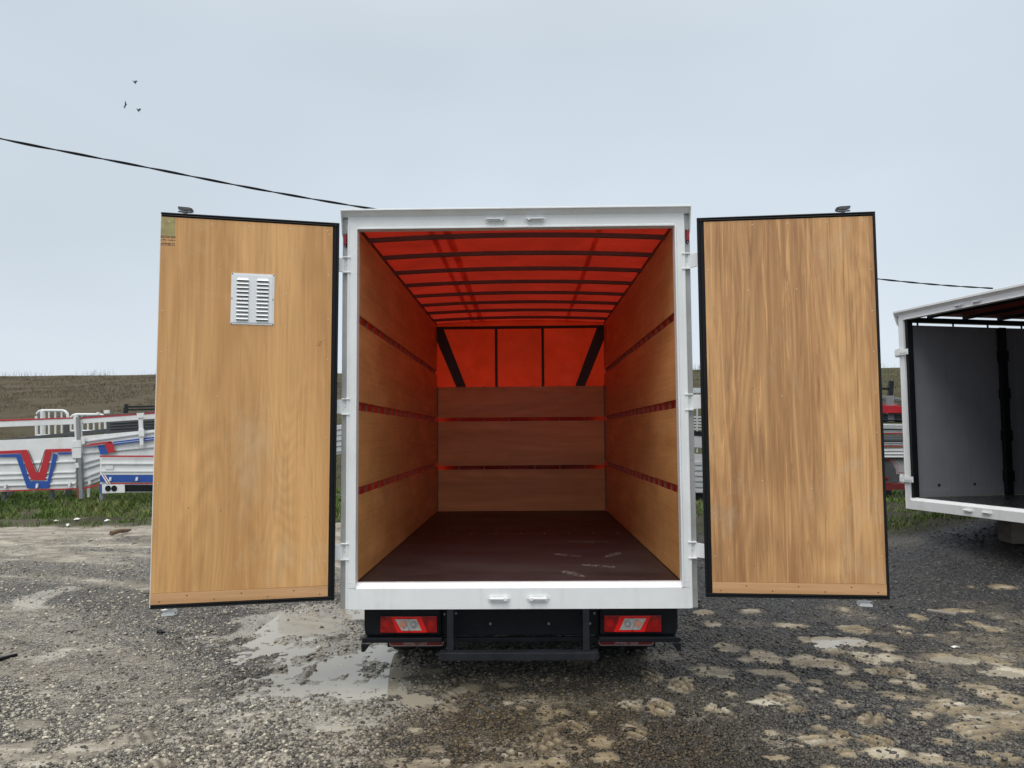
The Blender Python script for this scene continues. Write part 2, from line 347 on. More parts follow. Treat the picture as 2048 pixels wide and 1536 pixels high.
    H = H+grav*(1-.80*np.clip(mud, 0, 1))*sst(14, 5, y)
    H = H+.07*(fbm(x*3.1, y*3.1, 4, 55)-.42)*sst(5.0, 5.8, y+(x < 0)*-.9)*sst(10, 8.5, y)*sst(1.5, 3, np.abs(x))
    lowr = -.0085+.5*np.clip(grav, -.006, .01)
    H = np.where((np.abs(x+1.2) < 2.0) & (y < 3.2), np.maximum(H, lowr), H)
    H = H+mud*.006*(.5+fbm(x*4, y*7, 3, 47))*near - .002*mud
    H = H*(1-pud)+(-.021+.8*grav+  .020*(fbm(x*13, y*15, 5, 51)-.5)*2)*pud - lw*.0015*(1-pud)
    return H, np.clip(mud, 0, 1), np.clip(lite, 0, 1), np.clip(np.maximum.reduce([wash, lw*.95, far*.45*sst(.45, .6, fbm(x*2.1, y*4, 4, 93)), rutm*sst(.50, .36, ruts)*.30]), 0, 1), pud, tread
H, MUD, LITE, WASH, PUDM, TREAD = fields(GX, GY)
H = np.where((GY < -2.4), rise(GX, GY), H)
BL = sst(HY0-.5, HY0+.8, GY); H = H*(1-BL)+(hill_z(GX, GY)-.06)*BL
nx, ny = len(xs), len(ys)
V = np.stack([GX, GY, H], -1).reshape(-1, 3); ii = np.arange(nx*ny).reshape(ny, nx)
Q = np.stack([ii[:-1, :-1], ii[:-1, 1:], ii[1:, 1:], ii[1:, :-1]], -1).reshape(-1, 4)

g = NG('gravel_and_mud')
o1 = g.map((1, 1, 1)); mud = g.attr('mud'); lite = g.attr('lite'); wash = g.attr('wash'); trd = g.attr('tread'); grs = g.attr('soil')
v1 = g.vor(o1, 62); v2 = g.vor(o1, 120); n1 = g.noise(o1, 1.1, 5, .6); n2 = g.noise(o1, 9, 6, .7); n3 = g.noise(o1, 55, 4, .7)
sepc = g.n('ShaderNodeSeparateColor'); g.l(v1.outputs['Color'], sepc.inputs[0]); cv = sepc.outputs[0]
sx = g.n('ShaderNodeSeparateXYZ'); g.l(g.tc.outputs['Object'], sx.inputs[0])
side = g.mr(g.math('ADD', sx.outputs[0], g.math('MULTIPLY', n1, 2.0)), -.2, 2.6, 0, 1)    # bluish black gravel on the right, greyer on the left
gl = g.mix(g.mr(cv, .1, 1), (.12, .113, .10), (.56, .53, .47)); gr_ = g.mix(g.mr(cv, .2, 1), (.016, .018, .022), (.17, .17, .175))
silt_shade = g.attr('silt_shade'); ve = g.vor(o1, 62, 'DISTANCE_TO_EDGE')
gr_ = g.mix(g.math('MULTIPLY', silt_shade, g.mr(n2, .3, .6, .45, 1.)), gr_, g.mix(g.mr(cv, 0, 1), (.045, .036, .021), (.175, .138, .085))); gl = g.mix(g.math('MULTIPLY', silt_shade, .7), gl, g.mix(g.mr(cv, 0, 1), (.10, .082, .052), (.32, .275, .20)))
gc = g.mix(side, gl, gr_)
gc = g.mix(g.mr(n1, .45, .65, 0, .35), gc, (.07, .068, .06))
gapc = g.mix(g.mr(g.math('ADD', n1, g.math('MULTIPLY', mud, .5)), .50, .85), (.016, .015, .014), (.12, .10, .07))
gc = g.mix(g.math('MULTIPLY', g.attr('rut'), .62), gc, (.055, .053, .05))
gc = g.mix(g.mr(ve.outputs['Distance'], .03, .16, .92, 0), gc, gapc)  # dark gaps: shade between stones painted into the gravel colour
gc = g.mix(g.mr(g.math('ADD', n1, g.math('MULTIPLY', mud, .6)), .55, 1.0, 0, .45), gc, (.20, .165, .115))
strk = g.noise(g.map((.9, 2.8, 1), rot=(0, 0, .25)), 2.2, 8, .72, .6)
mc = g.mix(g.mr(n2, .3, .72), (.17, .128, .070), (.37, .298, .180))
mc = g.mix(g.mr(strk, .50, .66, 0, .75), mc, (.62, .57, .47)); mc = g.mix(g.mr(strk, .36, .47, .75, 0), mc, (.12, .108, .088))
mc = g.mix(g.mr(side, .1, .6, .55, 0), mc, g.mix(g.mr(strk, .38, .62), (.15, .142, .125), (.46, .435, .375)))
mc = g.mix(g.math('MULTIPLY', lite, .8), mc, (.55, .50, .38))
mc = g.mix(g.math('MULTIPLY', trd, .85), mc, (.06, .046, .030))
mc = g.mix(g.mr(n3, .56, .68, 0, .6), mc, (.085, .075, .06))
wc = g.mix(g.mr(n3, .42, .62, .95, .30), gc, (.40, .375, .32))
ed = g.math('ADD', mud, g.math('MULTIPLY', g.math('SUBTRACT', n3, .5), 1.1)); ed = g.math('ADD', ed, g.math('MULTIPLY', g.math('SUBTRACT', n2, .5), .6))
ed = g.math('ADD', ed, g.math('MULTIPLY', g.math('SUBTRACT', strk, .5), .9)); ed = g.math('ADD', ed, g.math('MULTIPLY', g.math('SUBTRACT', cv, .5), .28)); mk = g.mr(ed, .26, 1.02, 0, .95)
wk = g.mr(g.math('ADD', wash, g.math('MULTIPLY', g.math('SUBTRACT', n3, .5), 1.0)),   .3, .62, 0, .95)
c = g.mix(wk, gc, wc); c = g.mix(mk, c, mc)
c = g.mix(grs, c, g.mix(g.mr(n2, .35, .65), (.035, .026, .016), (.055, .06, .022)))
hg = g.math('MULTIPLY', g.math('MULTIPLY', g.mr(ve.outputs['Distance'], 0, .35), g.math('SUBTRACT', 1., wk)), g.math('SUBTRACT', 1., mk))
nr_ = g.bump(hg, .011, 1.); nr_ = g.bump(g.math('MULTIPLY', g.math('SUBTRACT', 1., v2.outputs['Distance']), g.math('SUBTRACT', 1., mk)), .004, 1., nr_); nr_ = g.bump(n3, .006, .8, nr_)
rg = g.mix(mk, g.mix(wk, (.50, .50, .50), (.10, .10, .10)), (.45, .45, .45)); rg = g.mix(g.mr(n1, .45, .65, 0, .5), rg, (.28, .28, .28))
rg = g.mix(grs, rg, (.85, .85, .85))
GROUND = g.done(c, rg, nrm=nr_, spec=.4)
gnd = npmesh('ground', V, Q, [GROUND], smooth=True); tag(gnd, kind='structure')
SOIL = .92*sst(.0, 1., sst(6.35, 6.95, GY+.5*(fbm(GX*1.1, GY*1.1, 3, 61)-.5)+(GX > 0)*1.35*sst(1, 4, GX)))
SILT_SHADE = np.exp(-((GX-.35)/1.15)**4)*sst(1.6, -.2, GY+.4*GX)*(.4+.6*sst(.35, .6, fbm(GX*1.5, GY*2, 4, 71)))  # brown silt behind the truck's tail, with the truck's shade painted in
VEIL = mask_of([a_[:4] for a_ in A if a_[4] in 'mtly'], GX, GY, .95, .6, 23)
SILT_SHADE = np.maximum(SILT_SHADE, .85*VEIL*sst(-9, 0, GX+8))
_rr = np.hypot(GX+6.5, (GY+4.5)*.9); _th = np.arctan2(GY+4.5, GX+6.5)
RUT = sst(-.2, -1.6, GX-.35*np.clip(GY, 0, 9))*sst(-2.5, .6, GY)*sst(.52, .38, fbm(_rr*2.1, _th*1.3, 5, 91))
for nm, arr in (('rut', RUT), ('silt_shade', SILT_SHADE), ('mud', MUD), ('lite', LITE), ('wash', WASH), ('tread', TREAD), ('soil', SOIL)):
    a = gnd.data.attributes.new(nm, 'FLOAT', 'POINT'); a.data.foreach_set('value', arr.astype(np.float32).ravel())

# ground height lookup
def gz(x, y):
    x = np.asarray(x, float); y = np.asarray(y, float)
    i = np.clip(np.searchsorted(xs, x)-1, 0, nx-2); j = np.clip(np.searchsorted(ys, y)-1, 0, ny-2)
    fx = (x-xs[i])/(xs[i+1]-xs[i]); fy = (y-ys[j])/(ys[j+1]-ys[j])
    return (H[j, i]*(1-fx)+H[j, i+1]*fx)*(1-fy)+(H[j+1, i]*(1-fx)+H[j+1, i+1]*fx)*fy
def fld(Fa, x, y):
    i = np.clip(np.searchsorted(xs, x)-1, 0, nx-2); j = np.clip(np.searchsorted(ys, y)-1, 0, ny-2); return Fa[j, i]

# puddle water: muddy sheets lying in the dips
g = NG('muddy_water'); n1 = g.noise(g.map((1, 1, 1)), 3, 4)
WATER = g.done(g.mix(n1, (.32, .288, .222), (.40, .362, .29)), .035, nrm=g.bump(g.noise(g.map((1, 1, 1)), 2.2, 2), .0015), spec=.5)
def water(x0, x1, y0, y1, z, name='puddle_water'):
    o = MB().add([(x0, y0, z), (x1, y0, z), (x1, y1, z), (x0, y1, z)], [(0, 1, 2, 3)]).build(name, WATER); tag(o, kind='structure')
water(-2.3, -.1, -.85, 2.6, -.0125)
for (px, py, rx, ry) in PUD2[:5]:
    c_ = atz(px, py); e_ = atz(px+rx, py); f_ = atz(px, py-ry)
    water(c_.x-abs(e_.x-c_.x)*1.25, c_.x+abs(e_.x-c_.x)*1.25, c_.y-abs(f_.y-c_.y)*1.25, c_.y+abs(f_.y-c_.y)*1.25, -.0125+random.uniform(0, .0005))

# loose gravel stones
g = NG('gravel_stone'); gi = g.n('ShaderNodeNewGeometry'); rp = gi.outputs['Random Per Island']
sx = g.n('ShaderNodeSeparateXYZ'); g.l(g.tc.outputs['Object'], sx.inputs[0])
side = g.mr(g.math('ADD', sx.outputs[0], g.math('MULTIPLY', g.noise(g.map((1, 1, 1)), 1.1, 5, .6), 2.0)), -.2, 2.6, 0, 1)
cr_ = g.n('ShaderNodeValToRGB'); g.l(rp, cr_.inputs[0]); e = cr_.color_ramp.elements
e[0].color = (.035, .033, .03, 1); e[1].color = (.62, .59, .52, 1); e[1].position = 1.; q = e.new(.45); q.color = (.19, .18, .16, 1); q = e.new(.90); q.color = (.42, .395, .34, 1)
cc = g.mix(side, cr_.outputs[0], g.mix(.76, cr_.outputs[0], (.016, .018, .022)))
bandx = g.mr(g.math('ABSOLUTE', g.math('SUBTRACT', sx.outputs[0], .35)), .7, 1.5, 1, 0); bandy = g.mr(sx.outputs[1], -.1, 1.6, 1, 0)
cc = g.mix(g.math('MULTIPLY', bandx, bandy), cc, g.mix(1., cc, (.36, .285, .175), 'MULTIPLY')); cc = g.mix(1., cc, (1., .96, .88), 'MULTIPLY')  # stones there browned by silt and darkened, truck's shade put into their colour
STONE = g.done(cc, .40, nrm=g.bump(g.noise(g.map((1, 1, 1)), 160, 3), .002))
PHI = (1+5**.5)/2
ico = np.array([(-1, PHI, 0), (1, PHI, 0), (-1, -PHI, 0), (1, -PHI, 0), (0, -1, PHI), (0, 1, PHI), (0, -1, -PHI), (0, 1, -PHI), (PHI, 0, -1), (PHI, 0, 1), (-PHI, 0, -1), (-PHI, 0, 1)])/1.9
icf = np.array([(0, 11, 5), (0, 5, 1), (0, 1, 7), (0, 7, 10), (0, 10, 11), (1, 5, 9), (5, 11, 4), (11, 10, 2), (10, 7, 6), (7, 1, 8), (3, 9, 4), (3, 4, 2), (3, 2, 6), (3, 6, 8), (3, 8, 9), (4, 9, 5), (2, 4, 11), (6, 2, 10), (8, 6, 7), (9, 8, 1)])
def stones(n, dmin, dmax, r0, r1, keepmud):
    u = RS.rand(n); d = 1/(1/dmin+u*(1/dmax-1/dmin)); t = RS.uniform(-.72, .72, n)
    x = CAMP.x+t*d; y = CAMP.y+d
    m = fld(MUD, x, y); p = fld(PUDM, x, y); s = fld(SOIL, x, y)
    ok = (RS.rand(n) < 1-(1-keepmud)*np.clip(m*1.5, 0, 1)) & (RS.rand(n) < 1-.80*np.clip(p*2, 0, 1)) & ((s < .6) | (RS.rand(n) < .5) & (y < 7.5))
    x, y = x[ok], y[ok]; n = len(x); r = r0+(r1-r0)*RS.rand(n)**2.6
    j = ico[None]*(1+.28*RS.randn(n, 12, 1)*.8)*np.stack([RS.uniform(.8, 1.4, n), RS.uniform(.6, 1., n), RS.uniform(.4, .75, n)], -1)[:, None]
    a = RS.uniform(0, 2*PI, n); b = RS.uniform(-.4, .4, n); ca, sa, cb, sb = np.cos(a)[:, None], np.sin(a)[:, None], np.cos(b)[:, None], np.sin(b)[:, None]
    X, Y, Z = j[..., 0], j[..., 1], j[..., 2]; Y, Z = Y*cb-Z*sb, Y*sb+Z*cb; X, Y = X*ca-Y*sa, X*sa+Y*ca
    P3 = np.stack([X*r[:, None]+x[:, None], Y*r[:, None]+y[:, None], Z*r[:, None]+(gz(x, y)+r*.12)[:, None]], -1)
    return P3.reshape(-1, 3), (icf[None]+np.arange(n)[:, None, None]*12).reshape(-1, 3)
va, fa = stones(110000, 3.4, 11.5, .0055, .018, .10); vb, fb = stones(700, 3.5, 12, .014, .032, .4)
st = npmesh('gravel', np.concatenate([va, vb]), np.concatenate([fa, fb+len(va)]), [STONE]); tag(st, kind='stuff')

# hillside
hx = np.linspace(-150, 150, 340); hy = np.concatenate([np.linspace(HY0, 62, 190), np.linspace(63, 130, 24)])
hX, hY = np.meshgrid(hx, hy); hZ = hill_z(hX, hY)
hi = np.arange(hX.size).reshape(hX.shape); hq = np.stack([hi[:-1, :-1], hi[:-1, 1:], hi[1:, 1:], hi[1:, :-1]], -1).reshape(-1, 4)
g = NG('dry_hillside'); o1 = g.map((1, 1, 1)); n1 = g.noise(o1, .12, 4, .6); n2 = g.noise(o1, 1.2, 6, .75); n3 = g.noise(g.map((1, .5, 1)), 6, 6, .8)
sx = g.n('ShaderNodeSeparateXYZ'); g.l(g.tc.outputs['Object'], sx.inputs[0])
c = g.mix(g.mr(n2, .3, .7), (.115, .092, .064), (.20, .165, .118)); c = g.mix(g.mr(n3, .35, .68, 0, .6), c, (.075, .060, .042))
c = g.mix(g.mr(n1, .40, .62, .45, 0), c, (.085, .070, .052))
gf = g.math('ADD', g.mr(n1, .45, .7, 0, .45), g.mr(sx.outputs[1], 12, 32, .55, 0)); gf = g.math('ADD', gf, g.mr(sx.outputs[0], -6, 16, 0, .5))
c = g.mix(gf, c, g.mix(g.mr(n2, .35, .65), (.055, .065, .024), (.10, .105, .045)))
HILL = g.done(c, .95, nrm=g.bump(n3, .25, .8), spec=.1)
hill = npmesh('hillside', np.stack([hX, hY, hZ], -1).reshape(-1, 3), hq, [HILL], smooth=True); tag(hill, kind='structure')

# grass blades
def blades(n, x, y, z, h, w, lean=.5, seed=0):
    R_ = np.random.RandomState(seed); a = R_.uniform(0, 2*PI, n); b = R_.uniform(0, 2*PI, n); l = h*lean*R_.rand(n)**.7
    dx, dy = np.cos(a)*w/2, np.sin(a)*w/2; lx, ly = np.cos(b)*l, np.sin(b)*l
    p = np.zeros((n, 5, 3))
    for k, (t, s) in enumerate(((0, 1), (0, -1), (.55, .8), (.55, -.8), (1, 0))):
        p[:, k, 0] = x+dx*s+lx*t*t; p[:, k, 1] = y+dy*s+ly*t*t; p[:, k, 2] = z+h*(t-.25*lean*t*t)-.01
    f = np.array([(0, 1, 3), (0, 3, 2), (2, 3, 4)])
    return p.reshape(-1, 3), (f[None]+np.arange(n)[:, None, None]*5).reshape(-1, 3)
def grassmat(name, stops):
    g = NG(name); gi = g.n('ShaderNodeNewGeometry'); cr = g.n('ShaderNodeValToRGB')
    f = g.math('ADD', g.math('MULTIPLY', gi.outputs['Random Per Island'], .6), g.mr(g.noise(g.map((1, 1, 1)), .8, 3), .3, .7, 0, .4)); g.l(f, cr.inputs[0])
    for i, (p, c) in enumerate(stops):
        e = cr.color_ramp.elements[i] if i < 2 else cr.color_ramp.elements.new(p); e.position = p; e.color = (*c, 1)
    return g.done(cr.outputs[0], .7, spec=.2)
GRASS = grassmat('green_grass', [(0, (.030, .050, .012)), (1, (.27, .23, .12)), (.45, (.095, .165, .035)), (.8, (.17, .20, .065))])
DRY = grassmat('dry_weeds', [(0, (.07, .055, .038)), (1, (.24, .20, .14)), (.5, (.13, .105, .072)), (.8, (.13, .13, .07))])
def clumped(n, x0, x1, y0, y1, sc, thr, seed):
    R_ = np.random.RandomState(seed); x = R_.uniform(x0, x1, n*3); y = R_.uniform(y0, y1, n*3)
    k = fbm(x*sc, y*sc, 3, seed) > thr; return x[k][:n], y[k][:n]
parts = []
x1, y1 = clumped(42000, -17, -.6, 7.25, 11.5, 1.3, .40, 3); x2, y2 = clumped(22000, 1.2, 13, 6.1, 10.5, 1.5, .50, 4)
x4, y4 = clumped(2600, -16, -1, 6.5, 7.4, 2.5, .55, 8); x5, y5 = clumped(4000, 2.8, 12, 5.2, 6.4, 2.5, .52, 9)
x3, y3 = clumped(9000, -15, -2, 7.5, 8.8, 2.2, .52, 5)
off = 0; vv = []; ff = []
for (x, y, h0, h1, w, sd_) in ((x1, y1, .05, .15, .014, 1), (x2, y2, .03, .11, .014, 2), (x3, y3, .09, .20, .016, 3), (x4, y4, .04, .12, .014, 4), (x5, y5, .04, .13, .014, 5)):
    e = sst(0, .5, y-({2: 6.1, 4: 6.2, 5: 5.0}.get(sd_, 7.25))-.5*fbm(x*1.4, y*0, 3, 7)); k = RS.rand(len(x)) < e; x, y = x[k], y[k]
    v_, f_ = blades(len(x), x, y, gz(x, y), RS.uniform(h0, h1, len(x)), w, .9, sd_); vv.append(v_); ff.append(f_+off); off += len(v_)
tag(npmesh('grass', np.concatenate(vv), np.concatenate(ff), [GRASS]), kind='stuff')
R_ = np.random.RandomState(12); n = 150000
y = HY0+(60-HY0)*R_.rand(n)**1.1; x = R_.uniform(-1.05, 1.05, n)*(y+6)*.78; k = (fbm(x*.45, y*.45, 3, 77) > .42); x, y = x[k], y[k]
v_, f_ = blades(len(x), x, y, hill_z(x, y), R_.uniform(.06, .20, len(x))*(.5+.5*sst(12, 45, y)), .016+.012*sst(12, 45, y), .8, 9)
n = 9000; y2 = R_.uniform(55, 61, n); x2 = R_.uniform(-48, 46, n); k = fbm(x2*.32, y2*.1, 3, 81)+R_.uniform(-.12, .12, n) > .56; x2, y2 = x2[k], y2[k]
w_, e_ = blades(len(x2), x2, y2, hill_z(x2, y2), R_.uniform(.1, 1.0, len(x2))**2*.95, .016, .6, 10)
tag(npmesh('dry_weeds', np.concatenate([v_, w_]), np.concatenate([f_, e_+len(v_)]), [DRY]), kind='stuff')
# ------------------------------------------------------------------ the box truck
truck = empty('box_truck', (0, 0, 0)); tag(truck, 'white box truck with both wooden back doors swung open and a red tarpaulin roof', 'truck')

def keeper(name, parent, x, y, z, flip=1, mats=None, s=1.):
    m = MB(); n = 16; hw, hh = .075*s, .021*s
    pl = []
    for k in range(n):
        a = 2*PI*k/n; pl.append((x+(hw-hh)*(1 if math.cos(a) > 0 else -1)+hh*math.cos(a), y, z+hh*math.sin(a)))
    m.prism(pl, (0, -.004, 0))
    m.box(x-.052*s, x-.040*s, y-.024, y-.0045, z-.012, z+.012); m.box(x+.036*s, x+.048*s, y-.024, y-.0045, z-.012, z+.012)
    m.cyl((x-.058*s, y-.022, z+.002), (x+.056*s, y-.022, z+.002), .0095, 10, 1)
    m.cyl((x+flip*.042*s, y-.032, z), (x+flip*.042*s, y-.006, z), .011, 10, 1)
    m.cyl((x-.066*s, y-.008, z), (x-.066*s, y-.0045, z), .005, 8, 1); m.cyl((x+.066*s, y-.008, z), (x+.066*s, y-.0045, z), .005, 8, 1)
    return m.build(name, mats or [WHITE, ZINC], parent)

def portal(parent, w, hin, zb, zs, zt, zc, ztop, mats, keep_mats):
    # w outer half width, hin inner half width, sill bottom/top, lintel bottom, cap bottom, cap top; x centred
    fw = w-.040
    m = MB()
    m.box(-fw, -hin, 0, .07, zs-.032, zt); m.box(hin, fw, 0, .07, zs-.032, zt)                  # post faces
    m.box(-fw, fw, .0, .07, zt, zc)                                                             # lintel
    m.box(-fw, fw, .0, .08, zb, zs-.034)                                                        # sill
    m.prism([(-hin-.012, .0, zs-.034), (-hin-.012, .03, zs-.001), (-hin-.012, .068, zs-.001), (-hin-.012, .068, zs-.034)], (2*hin+.024, 0, 0))
    for s in (-1, 1):                                                                           # rolled inner lips of the posts
        m.prism([(s*hin, -.006, zs-.03), (s*(hin+.010), -.006, zs-.03), (s*(hin+.016), 0, zs-.03), (s*hin, .0, zs-.03)], (0, 0, zt-zs+.03))
        m.prism([(s*(fw-.016), 0, zb+.004), (s*(fw-.010), -.005, zb+.004), (s*fw, -.005, zb+.004), (s*fw, 0, zb+.004)], (0, 0, zt-zb+.03))
    m.prism([(-hin, -.006, zt), (-hin, 0, zt), (-hin, 0, zt+.016), (-hin, -.006, zt+.010)], (2*hin, 0, 0))
    # rain cap: profile with a forward lip, its ends flaring down over the posts
    m.prism([(-w, .09, zc-.002), (-w, .0, zc-.002), (-w, -.035, zc+.028), (-w, -.05, zc+.030), (-w, -.05, ztop-.004), (-w, -.04, ztop), (-w, .09, ztop)], (2*w, 0, 0))
    for s in (-1, 1):
        m.prism([(s*w, -.05, zc+.030), (s*w, -.004, zc-.11), (s*w, .03, zc-.14), (s*w, .03, zc-.003)], (-s*.004, 0, 0))
    for k in range(6):
        for s in (-1, 1): m.cyl((s*(.22+k*.16), .0, zt+.018), (s*(.22+k*.16), -.0022, zt+.018), .0045, 8)
    m.box(-.006, .006, -.0012, .001, zb+.004, zs-.036); m.box(hin+.001, fw-.018, -.0015, .0005, zs+.004, zs+.010); m.box(-fw+.018, -hin-.001, -.0015, .0005, zs+.004, zs+.010)
    fr = m.build('rear_frame', mats, parent, bevel=.003)
    for s in (-1, 1):
        c = MB(); c.box(s*fw+s*.001, s*w, .025, .16, zb, zc-.004)
        for k in range(6):
            z = zb+.12+k*.42; c.cyl((s*(fw+.02), .0245, z), (s*(fw+.02), .02, z), .0045, 8)
        c.build('corner_channel', ALU, parent, bevel=.002)
    return fr
FR = portal(truck, 1.165, 1.060, .552, .719, 3.062, 3.147, 3.190, WHITE, None)
keeper('latch_keeper', FR, -.133, 0, 3.114, 1, [WHITE, ZINC]); keeper('latch_keeper', FR, .133, 0, 3.114, -1, [WHITE, ZINC])
keeper('latch_keeper', FR, -.126, 0, .620, 1, [WHITE, WHITE]); keeper('latch_keeper', FR, .127, 0, .620, -1, [WHITE, WHITE])
for x in (-1.143, 1.147):
    m = MB(); n = 12; pl = []
    for k in range(n):
        a = 2*PI*k/n; pl.append((x+.011*math.cos(a), .012, 2.995+.038*(1 if math.sin(a) > 0 else -1)+.011*math.sin(a)))
    m.prism(pl, (0, .012, 0), 1)
    m.box(x-.0085, x+.0085, -.004, .0118, 2.961, 3.029, 0)
    m.cyl((x, .0118, 3.037), (x, .006, 3.037), .004, 8, 2); m.cyl((x, .0118, 2.953), (x, .006, 2.953), .004, 8, 2)
    m.build('marker_light', [LAMPR, BLKP, ZINC], FR)
# floor
fl = MB(); fl.box(-1.06, 1.06, .071, 2.55, .68, .716); fl.box(-1.06, 1.06, 2.556, 4.79, .68, .716)
for k in range(9):
    for yy in (2.50, 2.61, 4.6): fl.cyl((-.95+k*.237, yy, .716), (-.95+k*.237, yy, .7175), .006, 8, 1)
FLO = fl.build('cargo_floor', [FLOORM, ZINC], truck, bevel=.0015)
def footprint(x, y, a, s=1.):
    m = MB(); ca, sa = math.cos(a), math.sin(a); R_ = random.Random(int(x*991+y*77))
    def T(u, v, z): return (x+(u*ca-v*sa)*s, y+(u*sa+v*ca)*s, z)
    for k in range(19):
        v = -.135+k*.0148; w = .046 if v > .0 else .033
        if -.045 < v < .0: w = .022
        w *= math.sqrt(max(.1, 1-((v-.04)/.112)**2)) if v > .04 else (math.sqrt(max(.15, 1-((v+.08)/.062)**2)) if v < -.05 else 1)
        if R_.random() < .16: continue
        for sgn in (-1, 1):
            if R_.random() < .22: continue
            a0, a1 = .003, w*R_.uniform(.6, 1); sk = .012 if k % 2 else -.004
            z = .7175; m.add([T(sgn*a0, v, z), T(sgn*a1, v+sk, z), T(sgn*a1, v+sk+.0095, z), T(sgn*a0, v+.010, z)], [(0, 1, 2, 3)])
    for k in range(26):
        t = 2*PI*k/26
        if R_.random() < .45: continue
        def rim(t, e): v = .14*math.sin(t); return T((.050 if v > 0 else .036)*math.cos(t)*e, v*e+.002, .7176)
        m.add([rim(t, 1), rim(t+.2, 1), rim(t+.2, .86), rim(t, .86)], [(0, 1, 2, 3)])
    m.build('muddy_footprint', DUST, FLO)
for (px, py, a) in ((1147, 1148, .5), (1198, 1132, 1.1), (1137, 1111, .9), (1225, 1110, -.5), (1162, 1084, 1.2), (1200, 1084, 1.4), (1112, 1062, 1.), (1132, 1047, 1.2), (1175, 1037, 1.4), (1108, 1036, 1.3)):
    c_ = atz(px, py, .7168); footprint(c_.x, c_.y, a, .92)

# side walls: plywood bands with open slots between them
BANDS = [(.718, 1.280), (1.336, 1.850), (1.908, 2.442), (2.500, 3.075)]
for s in (-1, 1):
    for (z0, z1) in BANDS:
        m = MB(); m.box(s*1.068, s*1.080, .072, 2.43, z0, z1); m.box(s*1.068, s*1.080, 2.433, 4.79, z0, z1)
        for k in range(19):
            for zz in (z0+.02, z1-.02):
                if (k*7+int(zz*50)) % 3 == 0: m.cyl((s*1.068, .2+k*.25, zz), (s*1.0672, .2+k*.25, zz), .004, 6, 1)
        m.build('side_panel', [PLYI, ZINC], truck)
    for k in range(19):
        m = MB(); y = .20+k*.25; m.box(s*1.081, s*1.104, y, y+(.007 if k % 4 else .022), .70, 3.09)
        m.build('side_post', plain('slot_post', (.36, .12, .075), .5) if k == 0 and s == -1 else bpy.data.materials['slot_post'], truck)
    m = MB(); m.box(s*1.081, s*1.12, .072, 4.85, 3.092, 3.128); m.build('top_rail', DKBOW, truck)
    m = MB(); m.box(s*1.081, s*1.13, .162, 4.85, .60, .698); m.build('side_rail', BLKM, truck, bevel=.003)
    # tarpaulin side, gently wavy
    m = MB(); n = 60; vs = []
    for i in range(n+1):
        y = .17+(4.72*i/n)
        for j, z in enumerate((.62, 1.1, 1.6, 2.1, 2.6, 3.10)):
            vs.append((s*(1.112+.022*math.sin(j/5*PI)*(.5+.5*math.sin(i*.9+j))), y, z))
    m.add(vs, [(i*6+j, (i+1)*6+j, (i+1)*6+j+1, i*6+j+1) for i in range(n) for j in range(5)])
    m.build('side_tarpaulin', TARPS, truck, smooth=True)
for (z0, z1) in ((.718, 1.240), (1.290, 1.850), (1.900, 2.290)):
    m = MB(); m.box(-1.066, 1.066, 4.76, 4.772, z0, z1)
    for s in (-1, 1):
        for k in range(4): z = z0+.05+k*(z1-z0-.1)/3; m.cyl((s*1.04, 4.76, z), (s*1.04, 4.7585, z), .0045, 6, 1)
    m.build('front_panel', [PLYB, ZINC], truck)
for s in (-1, 1):
    m = MB(); m.box(s*1.0665, s*1.053, 4.745, 4.758, .72, 2.30); m.build('corner_angle', plain('corner_angle_grey', (.16, .13, .12), .5) if s < 0 else bpy.data.materials['corner_angle_grey'], truck)
for k in range(6):
    x = -.80+k*.32; m = MB(); m.box(x, x+.02, 4.78, 4.80, .72, 2.30); m.build('front_post', bpy.data.materials['slot_post'], truck)
# roof bows
for i, y in enumerate([.40, .95, 1.53, 2.10, 2.67, 3.22, 3.77, 4.33]):
    m = MB(); n = 24; vs = []; rise_ = .030
    for k in range(n+1):
        t = -1+2*k/n; x = 1.078*t; z = 3.070+rise_*(1-t*t)
        vs += [(x, y-.016, z), (x, y+.016, z), (x, y+.016, z+.03), (x, y-.016, z+.03)]
    m.add(vs, [(k*4+a, k*4+(a+1) % 4, k*4+4+(a+1) % 4, k*4+4+a) for k in range(n) for a in range(4)]+[(0, 1, 2, 3), (n*4+3, n*4+2, n*4+1, n*4)])
    m.build('roof_bow', BOW, truck)
m = MB(); m.box(-1.10, 1.10, 4.70, 4.74, 3.028, 3.062); m.build('front_header', DKBOW, truck, bevel=.002)
for s in (-1, 1):
    m = MB(); m.prism([(s*1.075, 4.735, 3.045), (s*.985, 4.735, 3.045), (s*.695, 4.735, 2.292), (s*.82, 4.735, 2.292), (s*1.075, 4.735, 2.90)], (0, .022, 0)); m.build('corner_brace', DKBOW, truck, bevel=.003)
for x in (-.308, .287):
    m = MB(); m.box(x-.017, x+.017, 4.745, 4.775, 2.291, 3.044); m.build('front_upright', DKBOW, truck)
